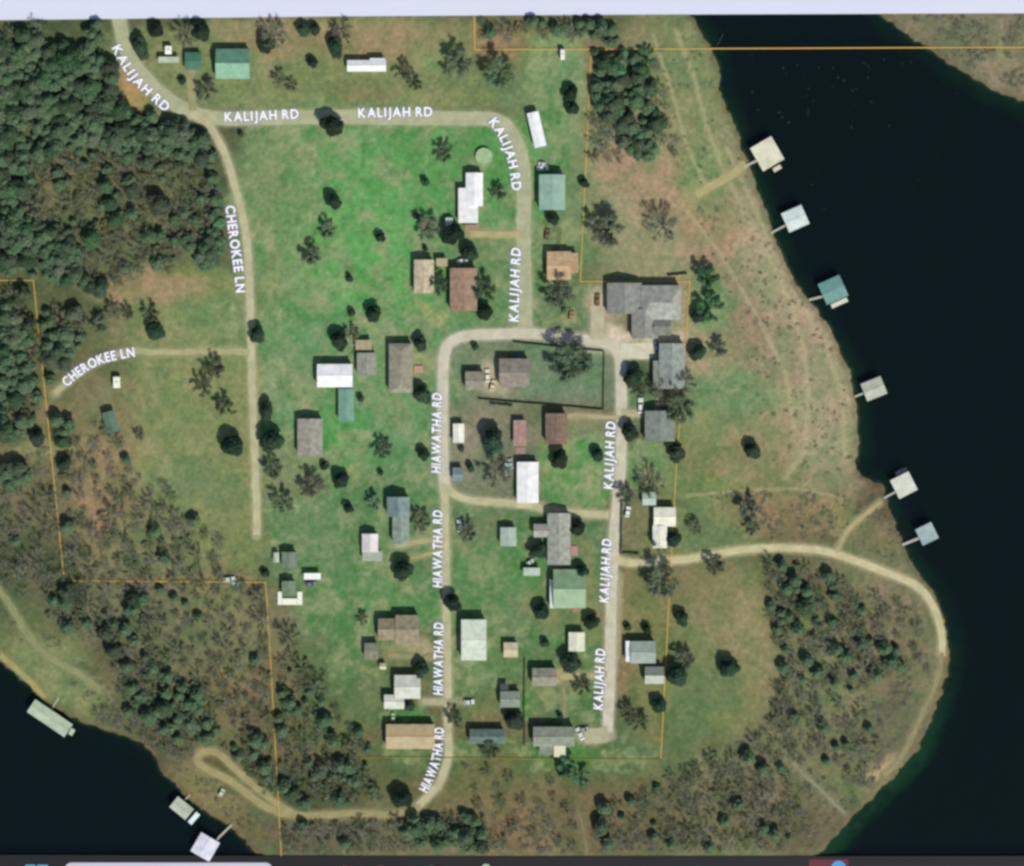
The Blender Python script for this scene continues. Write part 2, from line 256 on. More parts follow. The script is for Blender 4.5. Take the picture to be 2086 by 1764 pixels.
# ------------------------------------------------------------------ ground cover patches: x, y, rx, ry, colour, strength, squareness, angle
G1=(88,138,76); G2=(98,134,82); G3=(108,124,80); G4=(122,128,90); TN=(134,126,94); RB=(136,116,88); RD=(138,110,84); LB=(96,90,66); WD=(62,68,46)
DK=(40,52,36); GD=(72,98,62); SHB=(122,118,88); OL=(104,104,74)
P = [
 # broad cover
 (250,300,280,330,(74,84,56),1,4,0),(120,330,90,70,(112,104,74),.8,2,0),(260,460,190,120,(98,102,68),.9,2,0),(60,120,110,50,(95,98,62),.7,2,0),
 (620,140,420,100,(112,120,80),1,4,0),(560,75,110,40,(140,122,92),.8,2,0),(780,90,160,40,(134,118,86),.7,2,0),(900,120,60,40,(110,128,80),.7,2,0),(640,190,200,35,(104,118,74),.7,3,0),(740,185,60,25,(110,102,74),.5,2,0),
 (1080,90,110,40,(134,112,84),.8,3,0),(1130,150,70,90,G2,.9,3,0),(1060,190,60,40,(104,124,80),.7,2,0),
 (700,560,215,330,G1,1,4,0),(600,420,110,160,(112,124,84),.75,2,0.1),(555,330,70,60,G3,.6,2,0),(640,340,60,100,(76,128,66),.6,2,0),(545,640,50,170,(92,124,72),.8,2,0),(610,560,50,40,(120,126,90),.6,2,0),
 (720,520,120,200,(80,148,74),.7,2,0),(1000,350,130,110,(70,136,64),.85,4,0),(1000,540,120,140,(88,134,78),.7,4,0),(850,330,90,60,(84,138,72),.8,2,0),(980,520,60,30,(96,118,72),.5,2,0),(880,640,50,20,(150,140,100),.5,2,0),
 (760,820,260,190,(86,130,80),.9,4,0),(600,780,90,60,(126,132,92),.5,2,0),(850,740,60,50,(110,124,84),.6,2,0),(700,900,60,80,(66,140,60),.7,2,0),
 (760,1120,220,160,(84,120,72),.9,4,0),(620,1060,90,80,(92,120,76),.7,2,0),(590,960,70,60,(112,116,82),.6,2,0),(770,1240,160,60,(70,126,64),.6,2,0),(690,1290,120,100,(76,118,66),.7,2,0),(700,1400,100,90,(84,108,64),.7,2,0),(820,1459,50,16,(62,122,54),.8,3,0),(560,1260,40,60,(110,104,76),.5,2,0),(620,1340,60,40,(100,108,68),.5,2,0),
 (1090,1120,170,90,(84,116,72),.9,4,0),(1110,770,180,70,(104,112,88),.9,5,0),(960,730,60,50,(108,118,90),.7,3,0),(1140,760,95,60,(100,124,92),.8,4,0.06),(1150,620,80,60,(96,120,82),.8,3,0),
 (1010,920,110,90,(110,112,90),.8,3,0),(1180,960,80,70,(76,134,66),.85,4,0),(1180,880,80,30,(116,128,92),.6,3,0),(960,890,50,60,(122,118,98),.7,3,0),(1000,980,80,30,(104,112,88),.6,3,0),
 (1020,1180,110,80,(80,122,68),.8,3,0),(960,1080,60,40,(104,112,78),.6,2,0),(1080,1280,160,120,(82,118,68),.8,4,0),(1035,1240,40,30,(104,120,80),.5,2,0),(1170,1240,80,60,(112,116,76),.6,3,0),(1060,1400,150,70,(84,110,64),.8,4,0),(1180,1440,50,60,(70,108,56),.7,3,0),(1000,1450,70,40,(108,106,72),.6,2,0),(1080,1440,20,30,(62,120,54),.7,2,0),(930,1350,60,60,(76,112,62),.5,3,0),
 (1100,1560,300,60,(78,104,58),.9,3,0),(1150,1540,60,30,(58,118,46),.7,2,0),(1330,1480,90,60,(82,104,64),.8,3,0),(850,1540,90,40,(60,100,52),.6,2,0),
 (1320,1300,90,160,(112,106,76),.9,3,0),(1270,1250,30,120,(112,106,74),.8,3,0),(1275,1360,30,50,(118,98,70),.7,2,0),(1340,1450,40,40,(104,92,64),.5,2,0),
 (1320,1070,60,60,(112,108,78),.8,4,0),(1330,950,70,50,(84,130,74),.8,3,0),(1330,800,90,80,(84,110,78),.8,3,0),(1310,770,25,35,(66,84,52),.9,5,0),
 (1340,640,80,60,(120,116,96),.8,4,0),(1300,470,110,110,(104,118,80),.85,3,0),(1170,470,40,80,(86,124,76),.8,3,0),(1180,330,50,60,(72,124,66),.8,2,0),(1130,280,60,60,(88,132,76),.8,3,0),
 # east side shore strip
 (1480,500,220,420,(134,130,98),1,3,-0.42),(1600,800,180,230,(136,131,100),1,3,-0.1),(1620,640,60,150,(144,134,106),.6,2,-.45),(1500,330,40,160,(134,124,98),.6,2,-.3),(1400,230,80,220,(116,120,84),.9,3,-0.3),(1430,150,50,120,(104,120,78),.6,2,-0.3),
 (1300,350,110,40,(138,120,94),.75,2,0.2),(1400,420,120,60,(146,126,98),.7,2,0.5),(1430,500,50,70,(150,124,98),.75,2,-0.1),(1440,360,50,60,(110,130,82),.7,2,0),(1440,560,40,30,(96,126,78),.6,2,0),
 (1500,640,50,120,(124,108,86),.6,2,-0.3),(1450,620,40,60,(76,130,72),.6,2,0),(1490,820,100,70,(92,126,76),.75,2,0),(1440,900,90,70,(112,122,80),.7,2,0),(1560,900,80,60,(130,118,88),.6,2,0),(1620,760,30,260,(142,136,104),.5,2,-0.08),(1480,970,140,60,(122,114,80),.6,2,0),(1600,700,60,80,(126,116,92),.5,2,-0.3),
 (1460,1000,110,30,(96,120,66),.75,2,0),(1430,1080,110,60,(98,118,74),.8,3,0),(1600,1040,120,60,(126,108,80),.7,2,0),(1650,980,90,30,(108,112,78),.6,2,0),(1720,1050,40,40,(110,118,72),.6,2,0),(1790,1030,60,40,(96,82,66),.7,2,0.3),(1800,1120,50,50,(108,98,74),.7,2,0.5),
 (1430,1330,150,180,(104,108,68),1,3,0),(1420,1400,80,110,(88,112,68),.6,2,0),(1460,1240,90,80,(122,118,86),.7,2,0),(1530,1310,50,90,(132,124,88),.7,2,0),(1400,1200,50,60,(112,106,74),.6,2,0),
 (1470,1420,70,60,(96,112,70),.6,2,0),(1440,1600,60,50,(82,104,60),.4,2,0),
 (1750,1400,170,280,(108,111,80),1,3,0.25),(1620,1620,320,150,(103,106,75),1,3,-.3),(1550,1640,120,70,(104,92,70),.6,2,0),(1800,1300,100,120,(104,96,72),.6,2,0),(1830,1480,70,80,(92,88,70),.6,2,0.2),(1650,1690,90,60,(80,78,56),.7,2,0),(1800,1572,45,12,(148,138,98),.85,2,-0.75),(1660,1200,80,50,(88,86,60),.6,2,0),
 # south
 (900,1690,420,90,(99,100,71),1,4,0),(1080,1660,140,70,(118,104,74),.8,2,0),(1040,1700,60,40,(124,96,72),.6,2,0),(1000,1600,100,60,(98,94,62),.7,2,0),(1260,1660,140,80,(94,88,62),.8,3,0),(640,1600,110,60,(58,64,42),.7,3,0),(830,1570,80,50,(76,88,52),.7,2,0),(620,1700,120,40,(88,84,66),.8,3,0),(880,1620,60,30,(100,96,60),.6,2,0),
 # west side
 (400,860,130,260,(112,120,78),1,4,0),(400,600,150,60,(116,122,78),.9,3,0),(430,660,80,70,(88,124,72),.7,2,0),(290,585,120,28,(136,120,90),.8,2,0),(340,680,110,60,(120,124,84),.7,2,0),(340,800,60,60,(92,118,66),.6,2,0),(440,790,80,60,(124,126,86),.6,2,0),(260,820,80,80,(114,116,82),.6,2,0),
 (400,960,110,60,(100,116,76),.7,2,0),(450,1050,80,120,(96,112,70),.8,2,0),(490,1120,50,50,(74,116,62),.7,2,0),(300,930,50,30,(82,122,72),.6,2,0),
 (260,1060,260,170,(112,110,77),.95,3,0.6),(190,980,70,90,(130,112,84),.6,2,0.4),(230,1080,80,60,(134,112,86),.6,2,0.3),(330,1110,130,60,(102,110,76),.7,2,0),(300,1150,80,30,(112,112,80),.6,2,0),(440,1190,80,30,(132,108,80),.6,2,0),(370,1080,70,60,(98,108,74),.6,2,.6),(410,930,130,110,(114,122,80),.95,3,0),(460,1040,75,120,(108,118,76),.9,3,0),(400,980,80,50,(98,118,76),.6,2,0),(70,1080,90,150,(94,94,68),.9,3,0),(60,1200,90,110,(70,76,54),.8,3,0),(120,850,70,60,(116,108,78),.7,2,0),(90,920,80,14,(132,124,86),.7,2,-.25),(20,930,30,10,(132,124,86),.7,2,-.35),
 (350,1290,250,110,(100,103,74),.95,3,0),(500,1330,60,180,(112,112,78),.8,2,-0.3),(430,1440,110,90,(104,100,66),.7,2,0.4),(560,1450,60,130,(104,92,68),.8,3,0),(560,1230,30,40,(104,98,72),.5,2,0),(620,1420,60,80,(92,96,62),.5,2,0),
 (130,1370,150,70,(92,104,66),.95,3,0.6),(50,1260,60,60,(84,94,62),.8,2,0),(230,1340,60,60,(92,82,62),.7,2,0),(300,1450,90,50,(84,82,64),.8,2,0.4),(350,1530,50,50,(82,80,58),.8,2,0.8),(430,1610,90,40,(112,108,70),.8,2,0.7),(470,1575,60,18,(84,80,50),.8,3,0.75),(500,1690,60,25,(100,96,62),.7,2,0.6),
 (268,190,42,26,(156,128,88),.9,2,.85),(1238,692,46,30,(190,180,156),.85,2,0),(1000,772,32,34,(172,162,134),.7,2,0),(845,1325,50,22,(150,146,110),.8,2,0),(880,640,40,16,(160,148,104),.6,2,.5),(1345,690,50,16,(186,178,146),.7,2,0),(1230,620,34,50,(150,140,112),.7,2,0),(960,845,70,20,(116,112,88),.5,2,0),(690,770,30,20,(120,122,90),.3,2,0),(1150,1376,26,14,(168,160,118),.7,2,0),(800,1400,40,60,(96,112,68),.5,2,0),(1190,1160,16,60,(120,116,80),.6,2,0),(1080,1240,20,24,(126,118,84),.5,2,0),(120,1375,120,50,(112,122,80),.8,2,.6),
 # north-east point
 (2000,80,200,90,(106,104,80),1,4,0.4),(2030,120,60,60,(122,116,90),.6,2,0.4),(1960,70,70,50,(98,104,78),.6,2,0),(2050,90,20,30,(124,128,84),.6,2,0),
]
def ground_rgb(x, y):
    n = x.shape[0]; c = np.tile(np.array(lin((92,94,64))), (n, 1))
    wx = x+46*(fbm(x, y, 60.0)-.5)+22*(fbm(x+900, y, 16.0)-.5); wy = y+46*(fbm(x+300, y+500, 60.0)-.5)+22*(fbm(x, y+800, 16.0)-.5)
    for (cx, cy, rx, ry, col, st, sq, an) in P:
        q = np.where((np.abs(wx-cx) < (rx+ry)*1.5) & (np.abs(wy-cy) < (rx+ry)*1.5))[0]
        ca, sa = cos(an), sin(an); dx = wx[q]-cx; dy = wy[q]-cy
        u = (dx*ca+dy*sa)/rx; v = (-dx*sa+dy*ca)/ry
        d = (np.abs(u)**sq+np.abs(v)**sq)**(1.0/sq)
        soft = 0.16 if sq > 3 else (0.3 if sq > 2 else 0.5)
        a = (st*(1-sstep(1-soft, 1+soft, d)))[:, None]
        c[q] = c[q]*(1-a)+np.array(lin(col))*a
    # dry thin patches in the lawns
    q1 = sstep(.50, .68, fbm(x+1500, y+250, 38.0, 4)); q2 = sstep(.52, .70, fbm(x+2500, y+950, 13.0, 3))
    lawn = ((c[:, 1] > c[:, 0]*1.5)).astype(float)
    a = np.clip(.62*q1+.45*q2, 0, .8)*lawn; c = c*(1-a[:, None])+np.array(lin((124,134,92)))*a[:, None]
    q3 = sstep(.60, .74, fbm(x+500, y+3250, 20.0, 3))*.5*lawn; c = c*(1-q3[:, None])+np.array(lin((62,116,54)))*q3[:, None]
    # mottling: drier and greener patches, fine tussocks
    k1 = fbm(x, y, 34.0, 3)-.5; k2 = fbm(x+77, y+31, 9.0, 3)-.5; k3 = fbm(x+400, y+90, 3.0, 2)-.5
    c = c*(1+0.55*k1[:, None]*np.array([1.5, .5, 1.2]))*(1+0.50*k2[:, None]*np.array([1.2, .9, 1.1]))*(1+0.35*k3[:, None])
    for pts, w in TRAILS:
        q = segdist(x, y, pts)+4*(fbm(x, y, 9.0, 2)-.5); a = (.55*(1-sstep(w*.25, w*.8, q)))[:, None]; c = c*(1-a)+np.array(lin((156,150,114)))*a
    g_ = c.mean(axis=1)[:, None]; lw = (c[:, 1] > c[:, 0]*1.3)[:, None]; c = np.where(lw, c*.88+g_*.12, c)
    return c*1.16

# ------------------------------------------------------------------ ground sheet with the lake bed
def axis(lo, hi, step, far):
    a = list(np.arange(lo, hi+step, step)); d = step*2
    while a[-1] < far: a.append(a[-1]+d); d *= 1.35
    d = step*2
    while a[0] > -far: a.insert(0, a[0]-d); d *= 1.35
    return np.array(a)
ax = axis(-40, 2126, 3.2, 24000); ay = axis(-40, 1804, 3.2, 24000)
GX, GY = np.meshgrid(ax, ay); gx = GX.ravel(); gy = GY.ravel()
sd = shore_sd(gx, gy)*S
sdn = sd+1.4*(fbm(gx, gy, 14.0)-.5)*2
WATER_Z = -0.6
gz = np.where(sdn > 0, -0.60*(1-sstep(0.0, 2.0, sdn)), -0.60-3.6*sstep(0.0, 15.0, -sdn)-0.02)
c = ground_rgb(gx, gy)
def mixa(c, col, a): return c*(1-a[:, None])+np.array(lin(col))*a[:, None]
land = sdn > -0.5
# worn verges beside roads
for (nm, pts, w, col, wb) in SMOOTH:
    xs = [p[0] for p in pts]; ys = [p[1] for p in pts]
    m = np.where((gx > min(xs)-50) & (gx < max(xs)+50) & (gy > min(ys)-50) & (gy < max(ys)+50))[0]
    d = segdist(gx[m], gy[m], pts)+5*(fbm(gx[m], gy[m], 10.0)-.5)
    a = 0.75*(1-sstep(w*0.40, w*0.40+9, d))
    cm = c[m]; c[m] = cm*(1-a[:, None])+np.array(lin(col))*0.82*a[:, None]
# bank edge: damp brown line, then algae-green shallows, then dark bed
a = (1-sstep(0.3, 2.6, np.abs(sdn-0.6)))*0.45; c = mixa(c, (92,78,58), a)
deep = sstep(0.0, 5.5, -sdn)
green = fbm(gx, gy, 60.0, 3)
se = sstep(1350, 1550, gy)*sstep(1500, 1700, gx)
shal = np.where((gx > 1000), (0.55+1.2*sstep(.42, .7, green)+2.2*se*sstep(.25, .5, green)), 0.12)
extra = 1-sstep(0.5, 9.0, -sdn)
bed = np.array(lin((12,28,24)))*np.ones((len(gx), 1))
bed = bed*(1-(extra*np.clip(shal, 0, 1))[:, None])+np.array(lin((32,72,42)))*(1+1.5*se[:, None])*(extra*np.clip(shal, 0, 1))[:, None]
k = sstep(-0.2, 1.6, -sdn)[:, None]; c = c*(1-k)+bed*k
ny, nx = GX.shape; idx = np.arange(nx*ny).reshape(ny, nx)
F = np.stack([idx[1:, :-1], idx[1:, 1:], idx[:-1, 1:], idx[:-1, :-1]], -1).reshape(-1, 4)
V = np.stack([(gx-1043)*S, (882-gy)*S, gz], -1)
me = quads_mesh('ground', V, F)
at = me.color_attributes.new('cover', 'FLOAT_COLOR', 'POINT')
at.data.foreach_set('color', np.concatenate([np.clip(c, 0.002, .9), np.ones((len(c), 1))], 1).astype(np.float32).ravel())
gm, n, p = new_mat('ground_cover'); vc = nd(n, 'ShaderNodeVertexColor', layer_name='cover'); g = nd(n, 'ShaderNodeNewGeometry')
f1, r1 = noise_fac(n, g.outputs['Position'], 0.55, 5, .3, .7); f2, r2 = noise_fac(n, g.outputs['Position'], 2.6, 4, .3, .7)
col = mixc(n, 1.0, vc.outputs[0], mixc(n, f1, (0.84, 0.90, 0.84), (1.17, 1.10, 1.14)), 'MULTIPLY')
col = mixc(n, 1.0, col, mixc(n, f2, (0.84, 0.84, 0.84), (1.15, 1.16, 1.14)), 'MULTIPLY')
n.links.new(col, p.inputs['Base Color']); p.inputs['Roughness'].default_value = 0.95; p.inputs['Specular IOR Level'].default_value = 0.05
bp = nd(n, 'ShaderNodeBump'); bp.inputs['Strength'].default_value = 0.6; bp.inputs['Distance'].default_value = 0.35
n.links.new(r2, bp.inputs['Height']); n.links.new(bp.outputs[0], p.inputs['Normal'])
tag(link('ground', me, gm), kind='structure')

# water surface
wm, n, p = new_mat('lake_water'); n.nodes.remove(p); out = n.nodes['Material Output']; g = nd(n, 'ShaderNodeNewGeometry')
gl = nd(n, 'ShaderNodeBsdfGlossy'); gl.inputs['Roughness'].default_value = 0.12; gl.inputs['Color'].default_value = (.8, .95, 1, 1)
tr = nd(n, 'ShaderNodeBsdfTransparent'); tr.inputs['Color'].default_value = (0.58, 0.74, 0.66, 1)
df = nd(n, 'ShaderNodeBsdfDiffuse'); df.inputs['Color'].default_value = (0.007, 0.014, 0.016, 1)
m1 = nd(n, 'ShaderNodeMixShader'); m1.inputs[0].default_value = 0.30; n.links.new(tr.outputs[0], m1.inputs[1]); n.links.new(df.outputs[0], m1.inputs[2])
fr = nd(n, 'ShaderNodeFresnel'); fr.inputs[0].default_value = 1.33
m2 = nd(n, 'ShaderNodeMixShader'); n.links.new(fr.outputs[0], m2.inputs[0]); n.links.new(m1.outputs[0], m2.inputs[1]); n.links.new(gl.outputs[0], m2.inputs[2])
_, r1 = noise_fac(n, g.outputs['Position'], 1.3, 4); bp = nd(n, 'ShaderNodeBump'); bp.inputs['Strength'].default_value = 0.25; bp.inputs['Distance'].default_value = 0.15
n.links.new(r1, bp.inputs['Height']); n.links.new(bp.outputs[0], gl.inputs['Normal']); n.links.new(m2.outputs[0], out.inputs['Surface'])
mb = MB(); mb.poly([(-4600, -4600, WATER_Z), (4600, -4600, WATER_Z), (4600, 4600, WATER_Z), (-4600, 4600, WATER_Z)])
tag(mb.build('lake_water', wm), kind='structure')

# ------------------------------------------------------------------ roads
def road_mat(col):
    key = 'gravel'+str(col)
    if key in _mc: return _mc[key]
    m, n, p = new_mat('gravel'); cc = np.array(lin(col)); g = nd(n, 'ShaderNodeNewGeometry')
    f1, _ = noise_fac(n, g.outputs['Position'], 0.25, 5); f2, r2 = noise_fac(n, g.outputs['Position'], 2.2, 5)
    c1 = mixc(n, f1, cc*np.array([.82, .86, .80]), cc*1.12)
    n.links.new(mixc(n, 1.0, c1, mixc(n, f2, (.86, .87, .86), (1.12, 1.11, 1.1)), 'MULTIPLY'), p.inputs['Base Color'])
    p.inputs['Roughness'].default_value = .95; p.inputs['Specular IOR Level'].default_value = .05
    _mc[key] = m; return m
for i, (nm, pts, w, col, wb) in enumerate(SMOOTH):
    z = 0.008+0.004*i; v = []; f = []; xy = np.array(pts); tgt = np.gradient(xy, axis=0); tgt /= np.maximum(1e-6, np.hypot(tgt[:, 0], tgt[:, 1]))[:, None]
    nrm = np.stack([-tgt[:, 1], tgt[:, 0]], 1); K = 9
    for j in range(len(pts)):
        hw = w/2-1.0
        a = hw+wb*2.4*(fbm(np.array([xy[j, 0]+i*50]), np.array([xy[j, 1]]), 12.0)[0]-.5)*2
        b = hw+wb*2.4*(fbm(np.array([xy[j, 0]]), np.array([xy[j, 1]+i*80+300]), 12.0)[0]-.5)*2
        for k in range(K):
            t = k/(K-1); o = -a*(1-t)+b*t
            v.append(W(xy[j, 0]+nrm[j, 0]*o, xy[j, 1]+nrm[j, 1]*o, z))
    for j in range(len(pts)-1):
        for k in range(K-1):
            q = j*K+k; f.append((q, q+1, q+K+1, q+K))
    me = bpy.data.meshes.new(nm); me.from_pydata(v, [], f); me.update()
    if me.polygons[0].normal.z < 0: me.flip_normals()
    # thin sheet following the ground down at the bank
    tag(link(nm, me, road_mat(col)), kind='structure')
# ------------------------------------------------------------------ buildings
WALL = {'white': (214,214,206), 'tan': (176,160,132), 'grey': (150,150,146), 'green': (120,150,128), 'brown': (120,96,76), 'blue': (130,146,156)}
GLASS = plain('window_glass', (38,48,56), 0.12, 0.05, 1.0, 0.6)
TRIM = plain('trim_paint', (205,205,198), 0.6, 0.06)
DOORM = plain('door_paint', (110,84,66), 0.6, 0.1)
VENT = plain('vent_metal', (150,152,150), 0.4, 0.1)
def gable_roof(x0, y0, x1, y1, ridge, zt, rise, th=0.14, ov=0.35, hip=0.0):
    """closed slab roof; ridge 'x' or 'y'"""
    X0, Y0, X1, Y1 = x0-ov, y0-ov, x1+ov, y1+ov
    if ridge == 'y': X0, Y0, X1, Y1 = Y0, X0, Y1, X1
    ym = (Y0+Y1)/2; half = (Y1-Y0)/2; drop = rise*ov/max(half-ov, .3)
    a, b = X0+hip, X1-hip
    top = [(X0,Y0,zt-drop),(X1,Y0,zt-drop),(X1,Y1,zt-drop),(X0,Y1,zt-drop),(a,ym,zt+rise),(b,ym,zt+rise)]
    v = [(x,y,z+th) for x,y,z in top]+[(x,y,z) for x,y,z in top]
    f = [(0,1,5,4),(2,3,4,5),(1,2,5),(3,0,4),(6,10,11,7),(8,11,10,9),(7,11,8),(9,10,6),(0,6,7,1),(1,7,8,2),(2,8,9,3),(3,9,6,0)]
    if hip == 0:
        f[2] = (1,2,5); f[3] = (3,0,4)
        # open gable ends: replace end triangles by the slab's own thickness
        f = [(0,1,5,4),(2,3,4,5),(6,10,11,7),(8,11,10,9),(0,6,7,1),(2,8,9,3),(1,7,11,5),(5,11,8,2),(3,9,10,4),(4,10,6,0)]
    if ridge == 'y': v = [(y,x,z) for x,y,z in v]; f = [tuple(reversed(q)) for q in f]
    m = MB(); m.v = v; m.f = f
    cap = MB(); L0, L1 = a, b
    if ridge == 'y': cap.bar((ym, L0, zt+rise+th-0.03), (ym, L1, zt+rise+th-0.03), 0.36, 0.09)
    else: cap.bar((L0, ym, zt+rise+th-0.03), (L1, ym, zt+rise+th-0.03), 0.36, 0.09)
    return m, cap
def building(name, label, cat, secs, wall='grey', rot=0.0, open_sides=False, extras=(), group=None):
    """secs: (x0,y0,x1,y1, ridge, eave, rise, roof kind, roof colour[, hip]) in plan units before rotation about the centre"""
    cx = (min(s[0] for s in secs)+max(s[2] for s in secs))/2; cy = (min(s[1] for s in secs)+max(s[3] for s in secs))/2
    root = empty(name, W(cx, cy), radians(rot), label, cat, group)
    wm_ = plain(wall+'_wall', WALL[wall], 0.8, 0.08, 1.0); wb = MB(); r = random.Random(int(cx*7+cy))
    first = None
    big = max(secs, key=lambda s: (s[2]-s[0])*(s[3]-s[1]))
    for i, s in enumerate(secs):
        x0, x1 = (s[0]-cx)*S, (s[2]-cx)*S; y0, y1 = -(s[3]-cy)*S, -(s[1]-cy)*S
        ridge, eave, rise, kind, col = s[4:9]; hip = s[9] if len(s) > 9 else 0
        ov = min(0.35, (x1-x0)*.12, (y1-y0)*.12); zt = eave+0.013*i
        bx0, by0, bx1, by1 = x0+ov, y0+ov, x1-ov, y1-ov
        if open_sides:
            for px in (bx0, bx1):
                for py in (by0, by1): MBp = MB().box(px-.07, py-.07, 0, px+.07, py+.07, zt).build('post', TRIM, root)
        else:
            e = 0.012*i
            wb.box(bx0+e, by0+e, -0.1, bx1-e, by1-e, zt)
            if rise > 0 and hip == 0 and ridge in 'xy':
                if ridge == 'x':
                    ym = (by0+by1)/2
                    for xx, d in ((bx0+e, .12), (bx1-e-.12, .12)):
                        b = len(wb.v); wb.v += [(xx,by0+e,zt),(xx,by1-e,zt),(xx,ym,zt+rise-.02),(xx+d,by0+e,zt),(xx+d,by1-e,zt),(xx+d,ym,zt+rise-.02)]
                        wb.f += [(b,b+2,b+1),(b+3,b+4,b+5),(b,b+3,b+5,b+2),(b+1,b+2,b+5,b+4)]
                else:
                    xm = (bx0+bx1)/2
                    for yy, d in ((by0+e, .12), (by1-e-.12, .12)):
                        b = len(wb.v); wb.v += [(bx0+e,yy,zt),(bx1-e,yy,zt),(xm,yy,zt+rise-.02),(bx0+e,yy+d,zt),(bx1-e,yy+d,zt),(xm,yy+d,zt+rise-.02)]
                        wb.f += [(b,b+1,b+2),(b+3,b+5,b+4),(b,b+2,b+5,b+3),(b+1,b+4,b+5,b+2)]
        rm = roof_mat(kind, col)
        if ridge in 'xy' and rise > 0:
            m, cap = gable_roof(bx0, by0, bx1, by1, ridge, zt+.004, rise, ov=ov, hip=hip)
            ro = m.build('roof', rm, root); cap.build('ridge_cap', rm, ro)
        else:                                    # low lean-to: 'f' falls towards the south, 'n' towards the north
            dz = rise if rise else 0.35; m = MB(); zz = zt+.004
            za, zb = (zz, zz+dz) if ridge == 'f' else (zz+dz, zz)
            m.v = [(x0,y0,za),(x1,y0,za),(x1,y1,zb),(x0,y1,zb),(x0,y0,za+.13),(x1,y0,za+.13),(x1,y1,zb+.13),(x0,y1,zb+.13)]
            m.f = [(0,3,2,1),(4,5,6,7),(0,1,5,4),(1,2,6,5),(2,3,7,6),(3,0,4,7)]
            ro = m.build('roof', rm, root)
        if s is big: first = (ro, bx0, by0, bx1, by1, zt, rise)
    if not open_sides:
        wo = wb.build('wall', wm_, root); ro, bx0, by0, bx1, by1, zt, rise = first
        L = bx1-bx0; Hh = min(1.3, zt-1.1)
        if L > 4 or by1-by0 > 4:
            nwin = max(1, min(3, int(L/4)))
            for k in range(nwin):
                wx_ = bx0+L*(k+0.5)/nwin
                fr = MB().box(wx_-.62, by0-.05, .95, wx_+.62, by0+.02, .95+Hh).build('window', TRIM, wo)
                MB().box(wx_-.52, by0-.065, 1.03, wx_+.52, by0-.045, .87+Hh).build('pane', GLASS, fr)
            dy = by0+(by1-by0)*0.4; d = MB().box(bx1-.02, dy-.45, 0, bx1+.06, dy+.45, 2.0).build('door', DOORM, wo)
        if cat == 'house':
            for k in range(2):
                vx = bx0+(bx1-bx0)*r.uniform(.25, .75); vy = by0+(by1-by0)*(.3 if k else .68)
                MB().cyl(vx, vy, zt, zt+rise+.45, .11, 8).build('vent_pipe', VENT, ro)
    return root
SH = 'shingle'; MT = 'metal'
GY=(128,128,116); GYL=(146,148,138); WHT=(232,236,232); PGN=(150,186,150)
H = 'house'
building('house', 'green metal roofed house with dark and pale slopes near the top left', H, [(441,101,510,162,'x',3.2,2.7,MT,(112,158,130))], 'green')
building('shed', 'dull teal roofed shed just left of the green roofed house', 'shed', [(378,108,411,144,'x',2.4,.5,MT,(66,116,92))], 'green')
building('carport', 'small pale canopy on posts beside the camper left of the teal shed', 'carport', [(324,117,366,129,'f',2.3,.15,MT,(176,186,160))], open_sides=True)
building('long_house', 'long white roofed house on the north side of the top road', H, [(708,124,787,147,'x',2.9,.5,MT,WHT),(754,120,785,126,'f',2.7,.1,MT,(215,222,218))], 'white')
building('long_house', 'white stepped metal roofed house inside the curve of the road below the round pool', H, [(949,353,984,421,'y',3.0,.7,MT,(238,236,232)),(934,384,952,455,'f',2.8,.1,MT,(230,226,222)),(952,419,974,455,'f',2.75,.1,MT,(232,230,226))], 'white')
building('shed', 'tiny white shed at the lower left corner of the white stepped house', 'shed', [(908,444,923,461,'x',2.2,.4,MT,(220,222,212))], 'white')
building('porch', 'brown wooden porch roof on the south end of the white stepped house', 'porch', [(947,458,977,470,'f',2.4,.2,MT,(150,124,94))], open_sides=True)
building('mobile_home', 'bright white mobile home tilted alongside the upper right bend of the road', 'mobile home', [(1081,229,1105,301,'y',2.9,.45,MT,(240,240,240))], 'white', rot=13.2)
building('barn', 'pale mint green metal roofed barn below the tilted white mobile home', 'barn', [(1098,357,1151,429,'y',4.0,.8,MT,(142,172,154))], 'green')
building('house', 'orange tan roofed house right of the upper road near the parcel line', H, [(1114,513,1163,571,'x',3.3,.7,SH,(172,148,112)),(1160,516,1177,556,'f',2.9,.15,SH,(166,138,108))], 'tan')
building('house', 'narrow beige roofed house, western one of the pair below the white stepped house', H, [(844,530,884,598,'y',3.4,.8,SH,(176,162,136))], 'tan')
building('lean_to', 'small tan roofed lean to between the beige house and the brown house', 'lean-to', [(889,527,912,543,'f',2.5,.2,MT,(170,158,118))], open_sides=True)
building('house', 'dusty brown roofed house, eastern one of the pair beside its bare tree', H, [(917,547,972,634,'y',3.5,1.0,SH,(140,118,98))], 'brown')
building('large_house', 'largest grey shingled house with several wings at the head of the loop road', H, [(1305,582,1386,652,'x',3.9,2.0,SH,(146,148,138),4.0),(1236,577,1307,640,'y',3.4,1.7,SH,(124,126,118)),(1286,630,1340,690,'y',3.3,1.3,SH,(130,130,120)),(1330,648,1366,684,'x',3.5,.9,SH,(110,116,106))], 'grey')
building('house', 'grey ribbed roof house at the end of the wide pale driveway', H, [(1342,700,1394,792,'y',3.5,1.2,SH,(132,140,132)),(1330,735,1345,790,'n',3.0,.2,SH,(120,126,116))], 'grey')
building('house', 'grey roofed house half hidden under a bare tree on the east side of the road', H, [(1313,837,1374,899,'y',3.6,1.1,SH,(116,124,114))], 'grey')
building('barn', 'bright white rectangular metal roofed barn on the grass west of the village road', 'barn', [(647,742,719,789,'x',3.6,.7,MT,(238,236,234))], 'white')
building('carport', 'tan flat carport roof at the top of the small grey house beside the white barn', 'carport', [(725,693,758,713,'n',2.4,.15,MT,(170,158,122))], open_sides=True)
